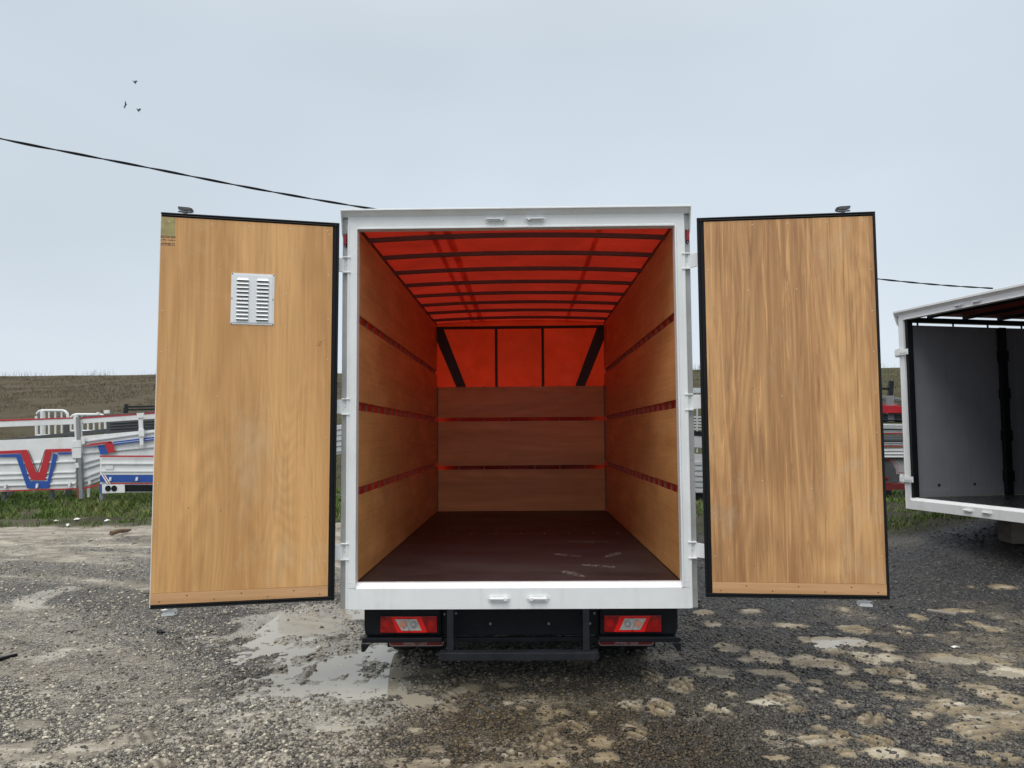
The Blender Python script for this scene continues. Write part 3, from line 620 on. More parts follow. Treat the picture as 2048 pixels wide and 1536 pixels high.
# roof tarpaulin and its welded seams
def roofz(t): return 3.122+.034*(1-t*t)
m = MB(); nu, nv = 40, 64; vs = []
for j in range(nv+1):
    y = .085+4.80*j/nv
    for i in range(nu+1):
        t = -1+2*i/nu; vs.append((1.125*t, y, roofz(t)+(.005*math.sin(y*10.7)*math.cos(t*2.2))))
m.add(vs, [(j*(nu+1)+i, j*(nu+1)+i+1, (j+1)*(nu+1)+i+1, (j+1)*(nu+1)+i) for j in range(nv) for i in range(nu)])
m.build('roof_tarpaulin', TARP, truck, smooth=True)
for x in (-.615, -.50, .60):
    t = x/1.125; m = MB(); w = .020 if x != -.50 else .028; m.box(x-w, x+w, .10, 4.86, roofz(t)+.008, roofz(t)+.011); m.build('tarpaulin_seam', TARPD, truck)
m = MB(); vs = []
for i in range(21):
    for j, z in enumerate((.62, 1.4, 2.3, 3.165)): vs.append((-1.125+2.25*i/20, 4.87+.012*math.sin(i*1.3+j), z))
m.add(vs, [(i*4+j, i*4+4+j, i*4+5+j, i*4+1+j) for i in range(20) for j in range(3)]); m.build('front_tarpaulin', TARPF, truck, smooth=True)

# hinges: a strap folded over the corner channel, reaching to the door
for s, zs_ in ((-1, (2.822, 1.873, .925)), (1, (2.822, 1.885, .925))):
    for z in zs_:
        m = MB(); xo = 1.150; ye = -.03 if s < 0 else -.09; xd = 1.186 if s < 0 else 1.187
        m.box(s*1.118, s*1.150, .008, .0235, z-.047, z+.047)
        m.hexa([(s*1.150, .000, z-.047), (s*(xd+.045), ye-.012, z-.043), (s*(xd+.045), ye-.012, z+.043), (s*1.150, .0, z+.047), (s*1.150, .018, z-.047), (s*(xd+.045), ye+.006, z-.043), (s*(xd+.045), ye+.006, z+.043), (s*1.150, .018, z+.047)])
        for q in (-.051, .051):
            m.hexa([(s*1.105, -.012, z+q-.004), (s*1.158, -.012, z+q-.004), (s*1.158, -.012, z+q+.004), (s*1.105, -.012, z+q+.004), (s*1.105, .022, z+q-.004), (s*1.158, .022, z+q-.004), (s*1.158, .022, z+q+.004), (s*1.105, .022, z+q+.004)])
        m.cyl((s*1.152, .004, z-.056), (s*1.152, .004, z+.056), .007, 10)
        m.cyl((s*1.135, .008, z), (s*1.135, .004, z), .004, 8, 1)
        m.build('hinge', [WHITE, ZINC], truck, bevel=.002)

# doors
def cam_latch(parent, x, z, flip, top=True):
    s = 1 if top else -1; m = MB()
    m.cyl((x, .028, z-s*.10), (x, .028, z+s*.018), .010, 12)
    m.box(x-.022, x+.016, .018, .038, z+s*.012 if top else z-.020, z+.020 if top else z-.012)
    def P(u, w): return (x+flip*u, .020, z+s*(w))
    m.prism([P(-.044, .016), P(.030, .014), P(.030, .020), P(.006, .0225), P(-.044, .022)], (0, .02, 0))
    m.prism([P(-.044, .034), P(-.030, .028), P(.030, .026), P(.044, .018), P(.048, .028), P(.040, .042), P(.020, .048), P(-.046, .050)], (0, .02, 0))
    m.prism([P(.030, .014), P(.044, .018), P(.040, .042), P(.026, .040)], (0, .02, 0))
    return m.build('door_latch', DGREY if top else WHITE, parent, bevel=.0015)
def door(loc, rz, tilt, W_, Hh, hinge_side, ply, full):
    d = MB(); d.box(.004, W_-.004, .012, .040, .004, Hh-.004)
    for k in range(5): d.box(.10+k*.2, .13+k*.2, .0405, .046, .03, Hh-.03)
    o = d.build('door', WHITE, truck, bevel=.002); o.location = loc; o.rotation_euler = (0, tilt, rz)
    free = 0 if hinge_side else 1
    # rubber seal: flat flange with two raised ribs
    s_ = MB(); t = .030; th = .042; x0, x1 = 0, W_
    lw = (t if full else .004) if hinge_side else th; rw = th if hinge_side else (.020)
    s_.box(x0, x1, -.004, .012, Hh-t, Hh); s_.box(x0, x1, -.004, .012, 0, .028)
    s_.box(x0, x0+lw, -.004, .012, .028, Hh-t) if (full or not hinge_side) else None
    s_.box(x1-rw, x1, -.004, .012, .028, Hh-t)
    for e in (.004, .018):
        s_.box(x0+e*.5, x1-e*.5, -.013 if e < .01 else -.016, -.0042, Hh-e-.007, Hh-e); s_.box(x0+e*.5, x1-e*.5, -.013 if e < .01 else -.016, -.0042, e, e+.007)
        for side, w_ in ((0, lw), (1, rw)):
            if side == 0 and hinge_side and not full: continue
            ee = e*(1. if w_ > .03 else .55)+.002
            xx = x0+ee if side == 0 else x1-ee-.008
            s_.box(xx, xx+.008, -.012 if e < .01 else -.0155, -.0042, .012, Hh-.012)
    s_.build('rubber_seal', BLACK, o, bevel=.003)
    if not full: MB().box(0, .004, -.006, .012, .010, Hh-.012).build('edge_trim', WHITE, o)
    px0 = lw+.001; px1 = W_-rw-.001; kz = .028+.068
    p = MB(); p.box(px0, px1, -.010, .0115, kz+.0015, Hh-t-.001)
    R_ = random.Random(5 if full else 3)
    for i in range(9):
        for xx in (px0+.022, px1-.022):
            if R_.random() < .8: z = kz+.15+i*(Hh-kz-.25)/8+R_.uniform(-.02, .02); p.cyl((xx, -.010, z), (xx, -.0115, z), .0038, 8, 1)
    for i in range(5):
        xx = px0+.05+i*(px1-px0-.1)/4+R_.uniform(-.02, .02); z = Hh-t-.03; p.cyl((xx, -.010, z), (xx, -.0115, z), .0038, 8, 1)
    for (fx, fz) in ((.28, .80), (.55, .80), (.33, .30), (.60, .28), (.45, .52)) if full else ((.70, .80), (.33, .53), (.62, .47), (.26, .30)):
        p.cyl((fx*W_, -.010, fz*Hh), (fx*W_, -.0113, fz*Hh), .004, 8, 1)
    p.build('plywood_panel', [ply, SCREW], o)
    k_ = MB(); k_.box(px0, px1, -.0125, .0115, .029, kz)
    for i in range(7): k_.cyl((px0+.05+i*(px1-px0-.1)/6, -.0125, .045+.03*(i % 2)), (px0+.05+i*(px1-px0-.1)/6, -.0133, .045+.03*(i % 2)), .0045, 8, 1)
    k_.build('kick_board', [KICK, STICK], o)
    return o
DL = door((-2.246, -.339, .633), math.atan2(.279, 1.064), math.radians(.35), 1.100, 2.465, 1, PLYL, False)
DR = door((1.182, -.120, .649), math.atan2(-.101, 1.107), 0, 1.112, 2.430, 0, PLYR, True)
cam_latch(DL, .140, 2.465, 1); cam_latch(DL, .110, 0, 1, False); cam_latch(DR, .925, 2.430, -1); cam_latch(DR, .97, 0, -1, False)
# louvred vent of the left door
v_ = MB(); vx0, vx1, vz0, vz1 = .430, .694, 1.766, 2.096
v_.box(vx0, vx1, -.0135, -.0102, vz0, vz1)
v_.box(vx0+.012, vx1-.012, -.018, -.0137, vz0+.012, vz1-.012)
for cx0, cx1 in ((vx0+.034, vx0+.108), (vx1-.108, vx1-.034)):
    for k in range(11):
        z = vz0+.030+k*.0252
        v_.hexa([(cx0, -.030, z+.001), (cx1, -.030, z+.001), (cx1-.008, -.0185, z+.017), (cx0+.008, -.0185, z+.017), (cx0, -.0182, z+.0005), (cx1, -.0182, z+.0005), (cx1-.008, -.0181, z+.0165), (cx0+.008, -.0181, z+.0165)])
        v_.box(cx0+.001, cx1-.001, -.0275, -.0182, z-.0045, z+.0002, 1)
for x in (vx0+.006, vx1-.006):
    for z in (vz0+.006, (vz0+vz1)/2, vz1-.006): v_.cyl((x, -.0135, z), (x, -.0155, z), .004, 8, 1)
v_.build('vent_grille', [ALU_W if 'ALU_W' in globals() else plain('pressed_aluminium', (.80, .82, .83), .35, .1, var=.04), DGREY], DL)
# faded green print and stamped lines in the plywood's top corner
m = MB(); m.box(.006, .088, -.0106, -.0101, 2.31, 2.432)
gm = plain('faded_green_ink', (.34, .29, .12), .6, var=.25, sc=22)
m.build('green_stamp', gm, DL)
m = MB(); R_ = random.Random(8)
for z in (2.300, 2.284, 2.262, 2.252):
    x = .005
    while x < .088:
        w = R_.uniform(.006, .022); m.box(x, min(.09, x+w), -.0108, -.0101, z, z+R_.uniform(.003, .006)); x += w+R_.uniform(.001, .008)
m.box(.004, .092, -.0108, -.0101, 2.3085, 2.3115); m.build('printed_stamp', plain('black_ink', (.05, .035, .025), .6), DL)
m = MB()
for i in range(16): x = .955+R_.uniform(0, .065); z = 1.64+R_.uniform(0, .04); m.box(x, x+R_.uniform(.004, .014), -.0106, -.0101, z, z+.003)
m.build('faint_stamp', plain('faded_ink', (.30, .17, .08), .6), DL)

# underside: bumper, lamps, step, flaps, wheels, chassis
for s in (-1, 1):
    bx = MB(); xc = .0115; 
    def X(v): return s*v+xc
    bx.prism([(X(1.040), .12, .548), (X(1.040), .12, .40), (X(1.028), .12, .352), (X(.525), .12, .352), (X(.525), .12, .548)], (0, .20, 0))
    bx.build('lamp_housing', BLKP, truck, bevel=.012)
    lp = MB(); lp.prism([(X(1.045), .075, .350), (X(1.045), .075, .318), (X(.515), .075, .322), (X(.515), .075, .350)], (0, .25, 0))
    lp.prism([(X(1.048), .070, .316), (X(.985), .070, .316), (X(1.025), .070, .262), (X(1.048), .070, .262)], (0, .012, 0))
    lp.build('bumper_lip', BLKP, truck, bevel=.005)
    # tail lamp
    x0 = .551; x1 = .927
    hb = MB(); hb.prism([(X(x0-.012), .116, .372), (X(x1+.012), .116, .372), (X(x1+.012), .116, .492), (X(x0-.012), .116, .492)], (0, .02, 0), 1)
    hb.prism([(X(x0), .100, .378), (X(x1), .100, .378), (X(x1), .100, .485), (X(x0), .100, .485)], (0, .0155, 0), 0)
    TL = hb.build('tail_light', [LAMPR, BLKP], truck, bevel=.003)
    # slanted bright band and clear window, leaning the same way on both lamps when mirrored
    def PX(u): return X(x1-u)      # u from outer edge
    def para(y, a, b, c, d, z0, z1, th, mat, name):
        MB().prism([(PX(a), y, z1), (PX(b), y, z1), (PX(c), y, z0), (PX(d), y, z0)], (0, th, 0)).build(name, mat, TL, bevel=.0015)
    para(.0955, .070, .272, .312, .112, .380, .483, .004, LAMPB, 'slanted_lens')
    para(.0915, .098, .242, .276, .142, .394, .468, .0038, LAMPW, 'clear_lens')
    para(.0900, .154, .162, .200, .192, .396, .466, .0012, GREY, 'lens_divider')
    for u, mt in ((.153, LAMPA), (.222, LAMPW)):
        MB().cyl((PX(u), .0912, .436), (PX(u), .084, .436), .021, 16, 0).cyl((PX(u), .0838, .436), (PX(u), .080, .436), .010, 12, 1).build('bulb', [GREY if mt is LAMPW else LAMPA, mt], TL)
    for u in (.040, .340): MB().cyl((PX(u), .0995, .437), (PX(u), .0975, .437), .024, 16).build('reflector', LAMPM, TL)
    for u, z in ((.008, .479), (.025, .479), (.30, .479), (.19, .472), (.19, .388)): MB().cyl((PX(u), .099, z), (PX(u), .088, z), .0035, 8).build('lens_screw', BLACK, TL)
    # mud flap with painted band
    m = MB(); fx0, fx1 = .545, .945; 
    m.prism([(X(fx0), .47, .187), (X(fx1), .47, .187), (X(fx1), .47, .42), (X(fx0), .47, .42)], (0, .008, 0), 0)
    m.build('mud_flap', [BLACK], truck); mf = bpy.data.objects[-1] if False else None
# step
m = MB(); m.prism([(-.530, -.030, .262), (-.488, -.030, .216), (.488, -.030, .216), (.530, -.030, .262)][::1], (0, .001, 0)) if False else None
sp = MB(); 
sp.add([(-.490, -.030, .232), (.490, -.030, .232), (.490, -.030, .281), (-.490, -.030, .281), (-.515, -.012, .235), (.515, -.012, .235), (.515, -.012, .283), (-.515, -.012, .283), (-.515, .045, .235), (.515, .045, .235), (.515, .045, .284), (-.515, .045, .284)],
       [(0, 1, 2, 3), (4, 0, 3, 7), (1, 5, 6, 2), (3, 2, 6, 7), (0, 4, 5, 1), (4, 7, 11, 8), (5, 9, 10, 6), (7, 6, 10, 11), (8, 11, 10, 9), (4, 8, 9, 5)])
SP = sp.build('step_bar', BLKM, truck, bevel=.003)
for x in (-.443, .437): MB().box(x-.021, x+.021, .005, .045, .2845, .548).build('step_bracket', BLKM, SP, bevel=.002)
m = MB(); m.box(-.52, .53, .17, .20, .345, .549); m.box(-.53, .53, .155, .19, .305, .330)
for x, z in ((-.497, .485), (-.42, .49), (.505, .487), (.475, .42), (-.19, .42), (.20, .42)): m.cyl((x, .1695, z), (x, .158, z), .009, 8, 1)
m.build('cross_member', [BLKP, GREY], truck, bevel=.002)
for s in (-1, 1):
    m = MB(); m.box(s*.36, s*.42, .21, 6.4, .40, .60); m.build('chassis_rail', BLKM, truck)
for k in range(6): MB().box(-1.06, 1.06, .3+k*.85, .36+k*.85, .602, .678).build('cross_bearer', BLKM, truck)
MB().cyl((-.9, 1.13, .36), (.9, 1.13, .36), .06, 12).build('rear_axle', BLKM, truck)
def wheel(x, y, w, r=.345):
    m = MB(); n = 44; prof = [(-w/2, r*.62), (-w/2, r*.93), (-w/2+.02, r*.985), (-w*.2, r), (w*.2, r), (w/2-.02, r*.985), (w/2, r*.93), (w/2, r*.62)]
    vs = []
    for j in range(n):
        a = 2*PI*j/n
        for (u, q) in prof:
            q2 = q-(.008 if (q > r*.95 and j % 2) else 0); vs.append((x+u, y+q2*math.sin(a), r+q2*math.cos(a)))
    K = len(prof); m.add(vs, [(j*K+i, j*K+(i+1) % K, ((j+1) % n)*K+(i+1) % K, ((j+1) % n)*K+i) for j in range(n) for i in range(K)])
    o = m.build('wheel', TYRE, truck)
    MB().cyl((x-w*.35, y, r), (x+w*.35, y, r), r*.61, 28).cyl((x-w*.42, y, r), (x+w*.42, y, r), r*.22, 16).build('rim', GREY, o, bevel=.004)
for x in (-.905, -.695, .695, .905): wheel(x, 1.13, .185)
for x in (-.86, .86): wheel(x, 5.75, .21)
# lettered band of each mud flap
def text_mesh(name, body, size, mat, parent, loc, rot, sx=1., ext=.0006):
    cu = bpy.data.curves.new(name, 'FONT'); cu.body = body; cu.size = size; cu.align_x = 'CENTER'; cu.extrude = ext; cu.resolution_u = 3
    t = bpy.data.objects.new('tmp', cu); COL.objects.link(t); bpy.context.view_layer.update()
    me = bpy.data.meshes.new_from_object(t.evaluated_get(bpy.context.evaluated_depsgraph_get())); COL.objects.unlink(t); bpy.data.objects.remove(t)
    me.name = name; me.materials.clear(); me.materials.append(mat); o = bpy.data.objects.new(name, me); COL.objects.link(o); o.parent = parent
    o.location = loc; o.rotation_euler = rot; o.scale = (sx, 1, 1); return o
FLAPR = plain('flap_red', (.24, .010, .014), .45, var=.2); FLAPW = plain('flap_white', (.62, .55, .54), .5)
for o in [x for x in truck.children if x.name.startswith('mud_flap')]:
    bb = [v.co.x for v in o.data.vertices]; a_, b_ = min(bb), max(bb); 
    m = MB(); x0, x1 = (a_+.012, b_-.002) if a_ < 0 else (a_+.002, b_-.012); zb_ = .194
    def rr(x0, x1, z0, z1, r, y):
        pts = []
        for (cx, cz, a0) in ((x1-r, z1-r, 0), (x0+r, z1-r, 90), (x0+r, z0+r, 180), (x1-r, z0+r, 270)):
            for k in range(6): a = math.radians(a0+k*18); pts.append((cx+r*math.cos(a), y, cz+r*math.sin(a)))
        return pts
    m.prism(rr(x0, x1, zb_, .40, .022, .4692), (0, -.0006, 0), 1); m.prism(rr(x0+.004, x1-.004, zb_+.004, .396, .019, .4684), (0, -.0006, 0), 0)
    bd = m.build('flap_band', [FLAPR, FLAPW], o)
    text_mesh('lettering', 'ORHANLI / TUZLA', .036, FLAPW, bd, ((a_+b_)/2-.005, .4674, .203), (PI/2, 0, 0), .56)
# cab ahead of the box, narrower and lower
m = MB(); prof = [(4.90, .42), (4.90, 2.02), (5.35, 2.12), (5.9, 2.06), (6.6, 1.42), (7.25, 1.16), (7.35, .95), (7.35, .42)]
m.prism([(-.99, y, z) for y, z in prof], (1.98, 0, 0)); CAB = m.build('cab', WHITE, truck, bevel=.05)
for s in (-1, 1):
    MB().prism([(s*.992, 5.25, 1.25), (s*.992, 6.45, 1.25), (s*.992, 5.95, 1.85), (s*.992, 5.3, 1.9)], (s*.004, 0, 0)).build('window', BLKP, CAB)
MB().add([(-.8, 5.99, 2.0), (.8, 5.99, 2.0), (.85, 6.57, 1.475), (-.85, 6.57, 1.475)], [(0, 1, 2, 3)]).build('windscreen', BLKP, CAB)

# ------------------------------------------------------------------ second truck body on the right
BA = math.atan2(-.968, .249); BW = 1.16
TLc = Vector((4.905, 5.0, 0)); ux = Vector((.249, -.968, 0)); body = empty('box_body_shell', TLc+ux*BW, BA)
tag(body, 'white framed box body without doors, grey panelled inside, at the right edge', 'truck body')
FR2 = portal(body, 1.165, 1.045, .700, .845, 3.115, 3.185, 3.245, WHITE, None)
for x, z, f in ((-.13, 3.152, 1), (.13, 3.152, -1)): keeper('latch_keeper', FR2, x, 0, z, f, [WHITE, ZINC], .9)
for x, z, f in ((-.13, .765, 1), (.13, .765, -1)): keeper('latch_keeper', FR2, x, 0, z, f, [WHITE, WHITE], .9)
for s in (-1, 1):
    for z in (2.70, 1.075):
        m = MB(); m.box(s*1.19, s*1.165, -.02, .05, z-.055, z+.055); m.box(s*1.188, s*.955, -.030, -.018, z-.036, z+.036); m.box(s*1.10, s*.965, -.034, -.0302, z-.016, z+.016)
        m.box(s*1.12, s*1.128, -.036, -.0302, z-.05, z+.05)
        m.build('hinge', WHITE, body, bevel=.003)
    m = MB(); m.box(s*1.042, s*1.0, .02, .10, .85, 3.11); m.build('door_seal', BLACK, body)
    # panelled side
    m = MB(); n = 9
    for k in range(n):
        y0 = .11+k*.55; m.box(s*1.075, s*1.095, y0, y0+.545, .843, 3.055); 
        m.box(s*1.0745, s*1.0725, y0+.270, y0+.274, .96, 3.0)
    m.box(s*1.060, s*1.0735, .11, 4.9, .843, .935)
    for k in range(n):
        y0 = .45+k*.55; m.box(s*1.0725, s*1.0715, y0, y0+.035, .975, 1.005, 1)
    m.build('side_panel', [CURT, BLACK], body)
    m = MB(); m.box(s*1.03, s*1.12, .08, 4.95, 3.092, 3.15); m.build('top_rail', BLACK, body)
    for k in range(9): MB().box(s*1.08, s*1.09, .24+k*.55, .262+k*.55, 3.056, 3.091).build('gap_bracket', BLACK, body)
    for y in (1.46, 4.6):
        m = MB(); m.box(s*1.0, s*1.058, y, y+.10, .84, 3.05)
        for z in (1.02, 1.55, 2.1, 2.6): m.box(s*.990, s*1.058, y-.015, y+.115, z, z+.14)
        m.build('pillar', BLACK, body, bevel=.004)
    MB().box(s*.95, s*1.12, .09, 4.95, .705, .83).build('side_rail', BLKM, body)
MB().box(-1.04, 1.04, .085, 4.9, .80, .842).build('cargo_floor', plain('wet_black_floor', (.02, .02, .022), .28, var=.3), body)
MB().box(-1.06, 1.06, 4.91, 4.95, .84, 3.05).build('front_wall', CURT, body)
MB().box(-1.12, 1.12, .09, 4.95, 3.19, 3.196).build('roof_tarpaulin', TARP2, body)
for k in range(9): MB().box(-1.03, 1.03, .35+k*.55, .385+k*.55, 3.14, 3.18).build('roof_bow', BLACK, body)
def block(x, y, rz, l, w, z1, label):
    o = MB().box(-l/2, l/2, -w/2, w/2, 0, 1.0).build('timber_block', OLDWOOD, bevel=.01)
    zb_ = float(gz(x, y))-.06; o.location = (x, y, zb_); o.rotation_euler = (0, 0, rz); o.scale = (1, 1, z1-zb_)
    tag(o, label, 'timber block')
block(6.42, 4.32, -.06, 1.3, .3, .703, 'weathered grey timber block under the open white box body')
for i_, (x, y) in enumerate(((5.45, 3.05), (9.0, 5.2), (8.6, 3.4))): pass

# ------------------------------------------------------------------ clutter behind, left: dropside truck bodies in the grass
def qb(m, pts, Y, t=.03, mi=0, Y2=None):
    # pts: photo outline of a flat piece standing at depth Y (Y2 at its right end), given real thickness t
    xs_ = [p[0] for p in pts]; a, b = min(xs_), max(xs_)
    ys_ = [Y if Y2 is None else Y+(Y2-Y)*(p[0]-a)/max(1e-6, b-a) for p in pts]
    m.prism([at(p[0], p[1], y) for p, y in zip(pts, ys_)], (0, t, 0), mi); return m
def Z(l, ox=0., oy=700., sc=3.84): return [(ox+x/sc, oy+y/sc) for x, y in l]
def band(m, xa, xb, ya0, yb0, h, Y, t, mi=0, Y2=None): return qb(m, [(xa, ya0), (xb, yb0), (xb, yb0+h), (xa, ya0+h)], Y, t, mi, Y2)

MP = [WHITE2, REDP, BLUEP, DGREY, BLACK, SILV]
V0 = empty('dropside_panel', at(60, 998, 9.0)); tag(V0, 'white ribbed truck side with a red and blue V stripe, standing in the grass', 'truck side panel')
def under(o, par):                         # parent world-space mesh to an empty without moving it
    o.parent = par; o.matrix_parent_inverse = Matrix.Translation(-Vector(par.location)); return o
m = MB(); qb(m, [(-130, 886), (152, 874), (152, 976), (-130, 991)], 9.0, .03)
for yy in (925, 946, 956, 969): qb(m, [(-130, yy+5.), (150, yy-3.5), (150, yy-.6), (-130, yy+8.)], 8.975, .0245)
under(m.build('panel', MP, None, bevel=.004), V0)
m = MB()
red = Z([(-300, 790), (0, 776), (205, 766), (272, 938), (302, 938), (352, 762), (548, 757), (548, 780), (398, 786), (345, 1000), (236, 1000), (160, 795), (0, 800), (-300, 812)])
blue = Z([(-300, 818), (0, 806), (117, 800), (126, 822), (0, 826), (-300, 838)])
def strip(m, l, Y, mi, t=.004): 
    for a, b, c, d in l: qb(m, Z([a, b, c, d]), Y, t, mi)
Yf = 8.968
for pl in ([(-300,790),(0,776),(160,768),(160,793),(0,798),(-300,812)], [(160,768),(206,766),(276,938),(302,938),(352,762),(400,761),(345,998),(238,998),(160,793)], [(400,761),(548,757),(548,780),(398,785)]): qb(m, Z(pl), Yf, .004, 1)
for pl in ([(-300,818),(0,804),(114,799),(122,822),(0,822),(-300,836)], [(116,800),(157,798),(228,1008),(364,1008),(408,792),(442,806),(372,1062),(208,1062)], [(444,788),(548,785),(548,800),(444,804)]): qb(m, Z(pl), Yf-.0002, .004, 2)
strip(m, [((212,770),(218,770),(292,940),(286,940)), ((286,940),(292,940),(350,768),(344,768))], Yf, 3)
strip(m, [((-400,1094),(0,1078),(0,1087),(-400,1103)), ((0,1078),(592,1060),(592,1069),(0,1087)), ((590,1062),(600,1062),(600,1145),(594,1145))], Yf, 1)
under(m.build('painted_stripes', MP), V0)
m = MB(); qb(m, Z([(-400,560),(0,547),(575,522),(575,570),(0,592),(-400,606)]), 9.0, .04); qb(m, Z([(-400,548),(0,535),(575,516),(575,524),(0,547),(-400,560)]), 8.99, .05, 1)
under(m.build('top_rail', MP, None, bevel=.003), V0)
m = MB(); qb(m, Z([(562,516),(582,516),(596,700),(576,700)]), 8.985, .03); qb(m, Z([(555,700),(615,690),(622,745),(552,752)]), 8.97, .03); qb(m, Z([(553,752),(622,748),(620,830),(553,832)]), 8.975, .03); qb(m, Z([(575,868),(600,868),(606,905),(580,905)]), 8.965, .02)
under(m.build('post', MP, None, bevel=.003), V0)
for x, y in ((36, 1050), (280, 1046), (530, 1035)):
    m = MB(); qb(m, Z([(x-6,y-18),(x+12,y-20),(x+8,y+14),(x-8,y+16)]), 8.94, .03); qb(m, Z([(x-8,y+6),(x+6,y+4),(x+4,y+16),(x-8,y+18)]), 8.93, .02); under(m.build('catch', MP, None, bevel=.003), V0)
for x, y in ((395, 1078), (30, 1090)):
    m = MB(); a_ = at((x)/3.84, 700+y/3.84, 9.03); zb_ = float(gz(a_.x, a_.y)); m.box(a_.x-.03, a_.x+.03, 9.02, 9.08, zb_-.03, a_.z+.05); under(m.build('leg', DGREY), V0)

m = MB(); qb(m, Z([(582,516),(605,516),(634,1142),(606,1148)]), 8.98, .07, 0); a_ = at(157, 999, 9.0)
post = m.build('steel_post', [GREY]); tag(post, 'grey steel post standing between the two striped truck sides', 'post')

V1 = empty('truck_flatbed', at(175, 1000, 9.1)); tag(V1, 'white flatbed side with hinged upper rail receding behind the left wooden door', 'truck side panel')
m = MB(); qb(m, Z([(628,662),(1300,602),(1300,800),(628,1058)]), 9.08, .03, 0)
for y0, y1, h in ((700,640,10), (735,690,10), (790,760,9)): qb(m, Z([(640,y0),(1300,y1-30),(1300,y1-30+h),(640,y0+h)]), 9.05, .025, 5)
for y0, y1 in ((860,830), (905,868), (975,930), (1010,968)): qb(m, Z([(640,y0),(765,y1),(765,y1+10),(640,y0+12)]), 9.045, .03, 5)
under(m.build('panel', MP, None, bevel=.003), V1)
m = MB(); strip(m, [((636,1058),(765,1030),(765,1040),(636,1070))], 9.02, 1); under(m.build('red_edge', MP), V1); m = MB(); strip(m, [((636,742),(700,718),(850,700),(860,712)), ((804,722),(860,702),(884,782),(830,792))], 9.02, 1)
strip(m, [((640,752),(750,738),(800,730),(805,742)), ((752,742),(803,730),(826,795),(772,806)), ((866,704),(1300,652),(1300,676),(870,730))], 9.019, 2)
strip(m, [((868,716),(1300,665),(1300,668),(868,719))], 9.016, 0, .002)
under(m.build('painted_stripes', MP), V1)
m = MB(); qb(m, Z([(615,528),(1300,482),(1300,520),(615,566)]), 9.08, .04, 0); qb(m, Z([(615,520),(1300,472),(1300,480),(615,528)]), 9.07, .05, 1); qb(m, Z([(605,512),(1300,462),(1300,470),(605,520)]), 9.12, .05, 3)
under(m.build('top_rail', MP, None, bevel=.003), V1)
m = MB(); qb(m, Z([(1058,486),(1092,484),(1100,732),(1074,736)]), 8.98, .03); qb(m, Z([(1048,486),(1104,482),(1100,520),(1056,522)]), 8.96, .02); qb(m, Z([(1062,610),(1104,606),(1106,662),(1066,666)]), 8.96, .02); under(m.build('post', MP, None, bevel=.003), V1)
m = MB(); qb(m, Z([(612,540),(624,540),(636,1060),(628,1060)]), 9.03, .03); qb(m, Z([(666,1040),(680,1040),(682,1132),(668,1132)]), 9.1, .04); qb(m, Z([(618,670),(646,664),(650,720),(620,730)]), 9.0, .02); under(m.build('post', MP, None, bevel=.003), V1)
m = MB(); qb(m, Z([(675,1005),(692,1002),(696,1030),(680,1034)]), 9.0, .03); under(m.build('catch', MP, None), V1)
m = MB(); qb(m, Z([(796,462),(832,460),(834,486),(798,488)]), 9.15, .05); qb(m, Z([(738,478),(758,476),(760,496),(740,498)]), 9.15, .05); under(m.build('bracket', MP, None), V1)

V2 = empty('dropside_panel', at(250, 986, 8.7)); tag(V2, 'white dropside with blue stripe and a plate with two round black holes below', 'truck side panel')
m = MB(); qb(m, Z([(766,812),(1400,812),(1400,1090),(768,1098)]), 8.72, .03)
for y_, h_ in ((868,10), (925,12), (950,8)): qb(m, Z([(772,y_),(1400,y_),(1400,y_+h_),(772,y_+h_)]), 8.69, .025)
qb(m, Z([(808,888),(870,888),(870,918),(808,918)]), 8.70, .015)
under(m.build('panel', MP, None, bevel=.003), V2)
m = MB(); strip(m, [((766,810),(1400,810),(1400,822),(766,822)), ((846,1022),(1400,1022),(1400,1029),(846,1029))], 8.68, 1); strip(m, [((768,962),(1400,962),(1400,1014),(768,1014)), ((768,1030),(782,1030),(782,1098),(768,1098))], 8.679, 2)
strip(m, [((778,960),(790,960),(832,1026),(820,1026)), ((798,960),(808,960),(850,1026),(840,1026))], 8.674, 0, .002); strip(m, [((790,960),(797,960),(839,1026),(832,1026))], 8.674, 1, .002)
strip(m, [((960,1036),(1400,1036),(1400,1086),(960,1086))], 8.70, 4)
under(m.build('painted_stripes', MP), V2)
m = MB(); qb(m, Z([(782,1034),(956,1034),(958,1096),(784,1102)]), 8.66, .02); under(m.build('lamp_plate', MP, None, bevel=.003), V2)
for x in (830, 877):
    a_ = at(x/3.84, 700+1063/3.84, 8.655); m = MB(); m.cyl(a_, a_+Vector((0, -.006, 0)), .052, 20); under(m.build('lamp_hole', BLACK), V2)
for x in (844, 1048): m = MB(); qb(m, Z([(x-6,978),(x+10,976),(x+8,1004),(x-10,1006)]), 8.65, .03); under(m.build('catch', MP, None, bevel=.003), V2)
for px in (205, 345):
    a_ = at(px, 980, 8.8); m = MB(); m.box(a_.x-.03, a_.x+.03, 8.76, 8.82, float(gz(a_.x, 8.8))-.03, a_.z+.05); under(m.build('leg', GREY), V2)

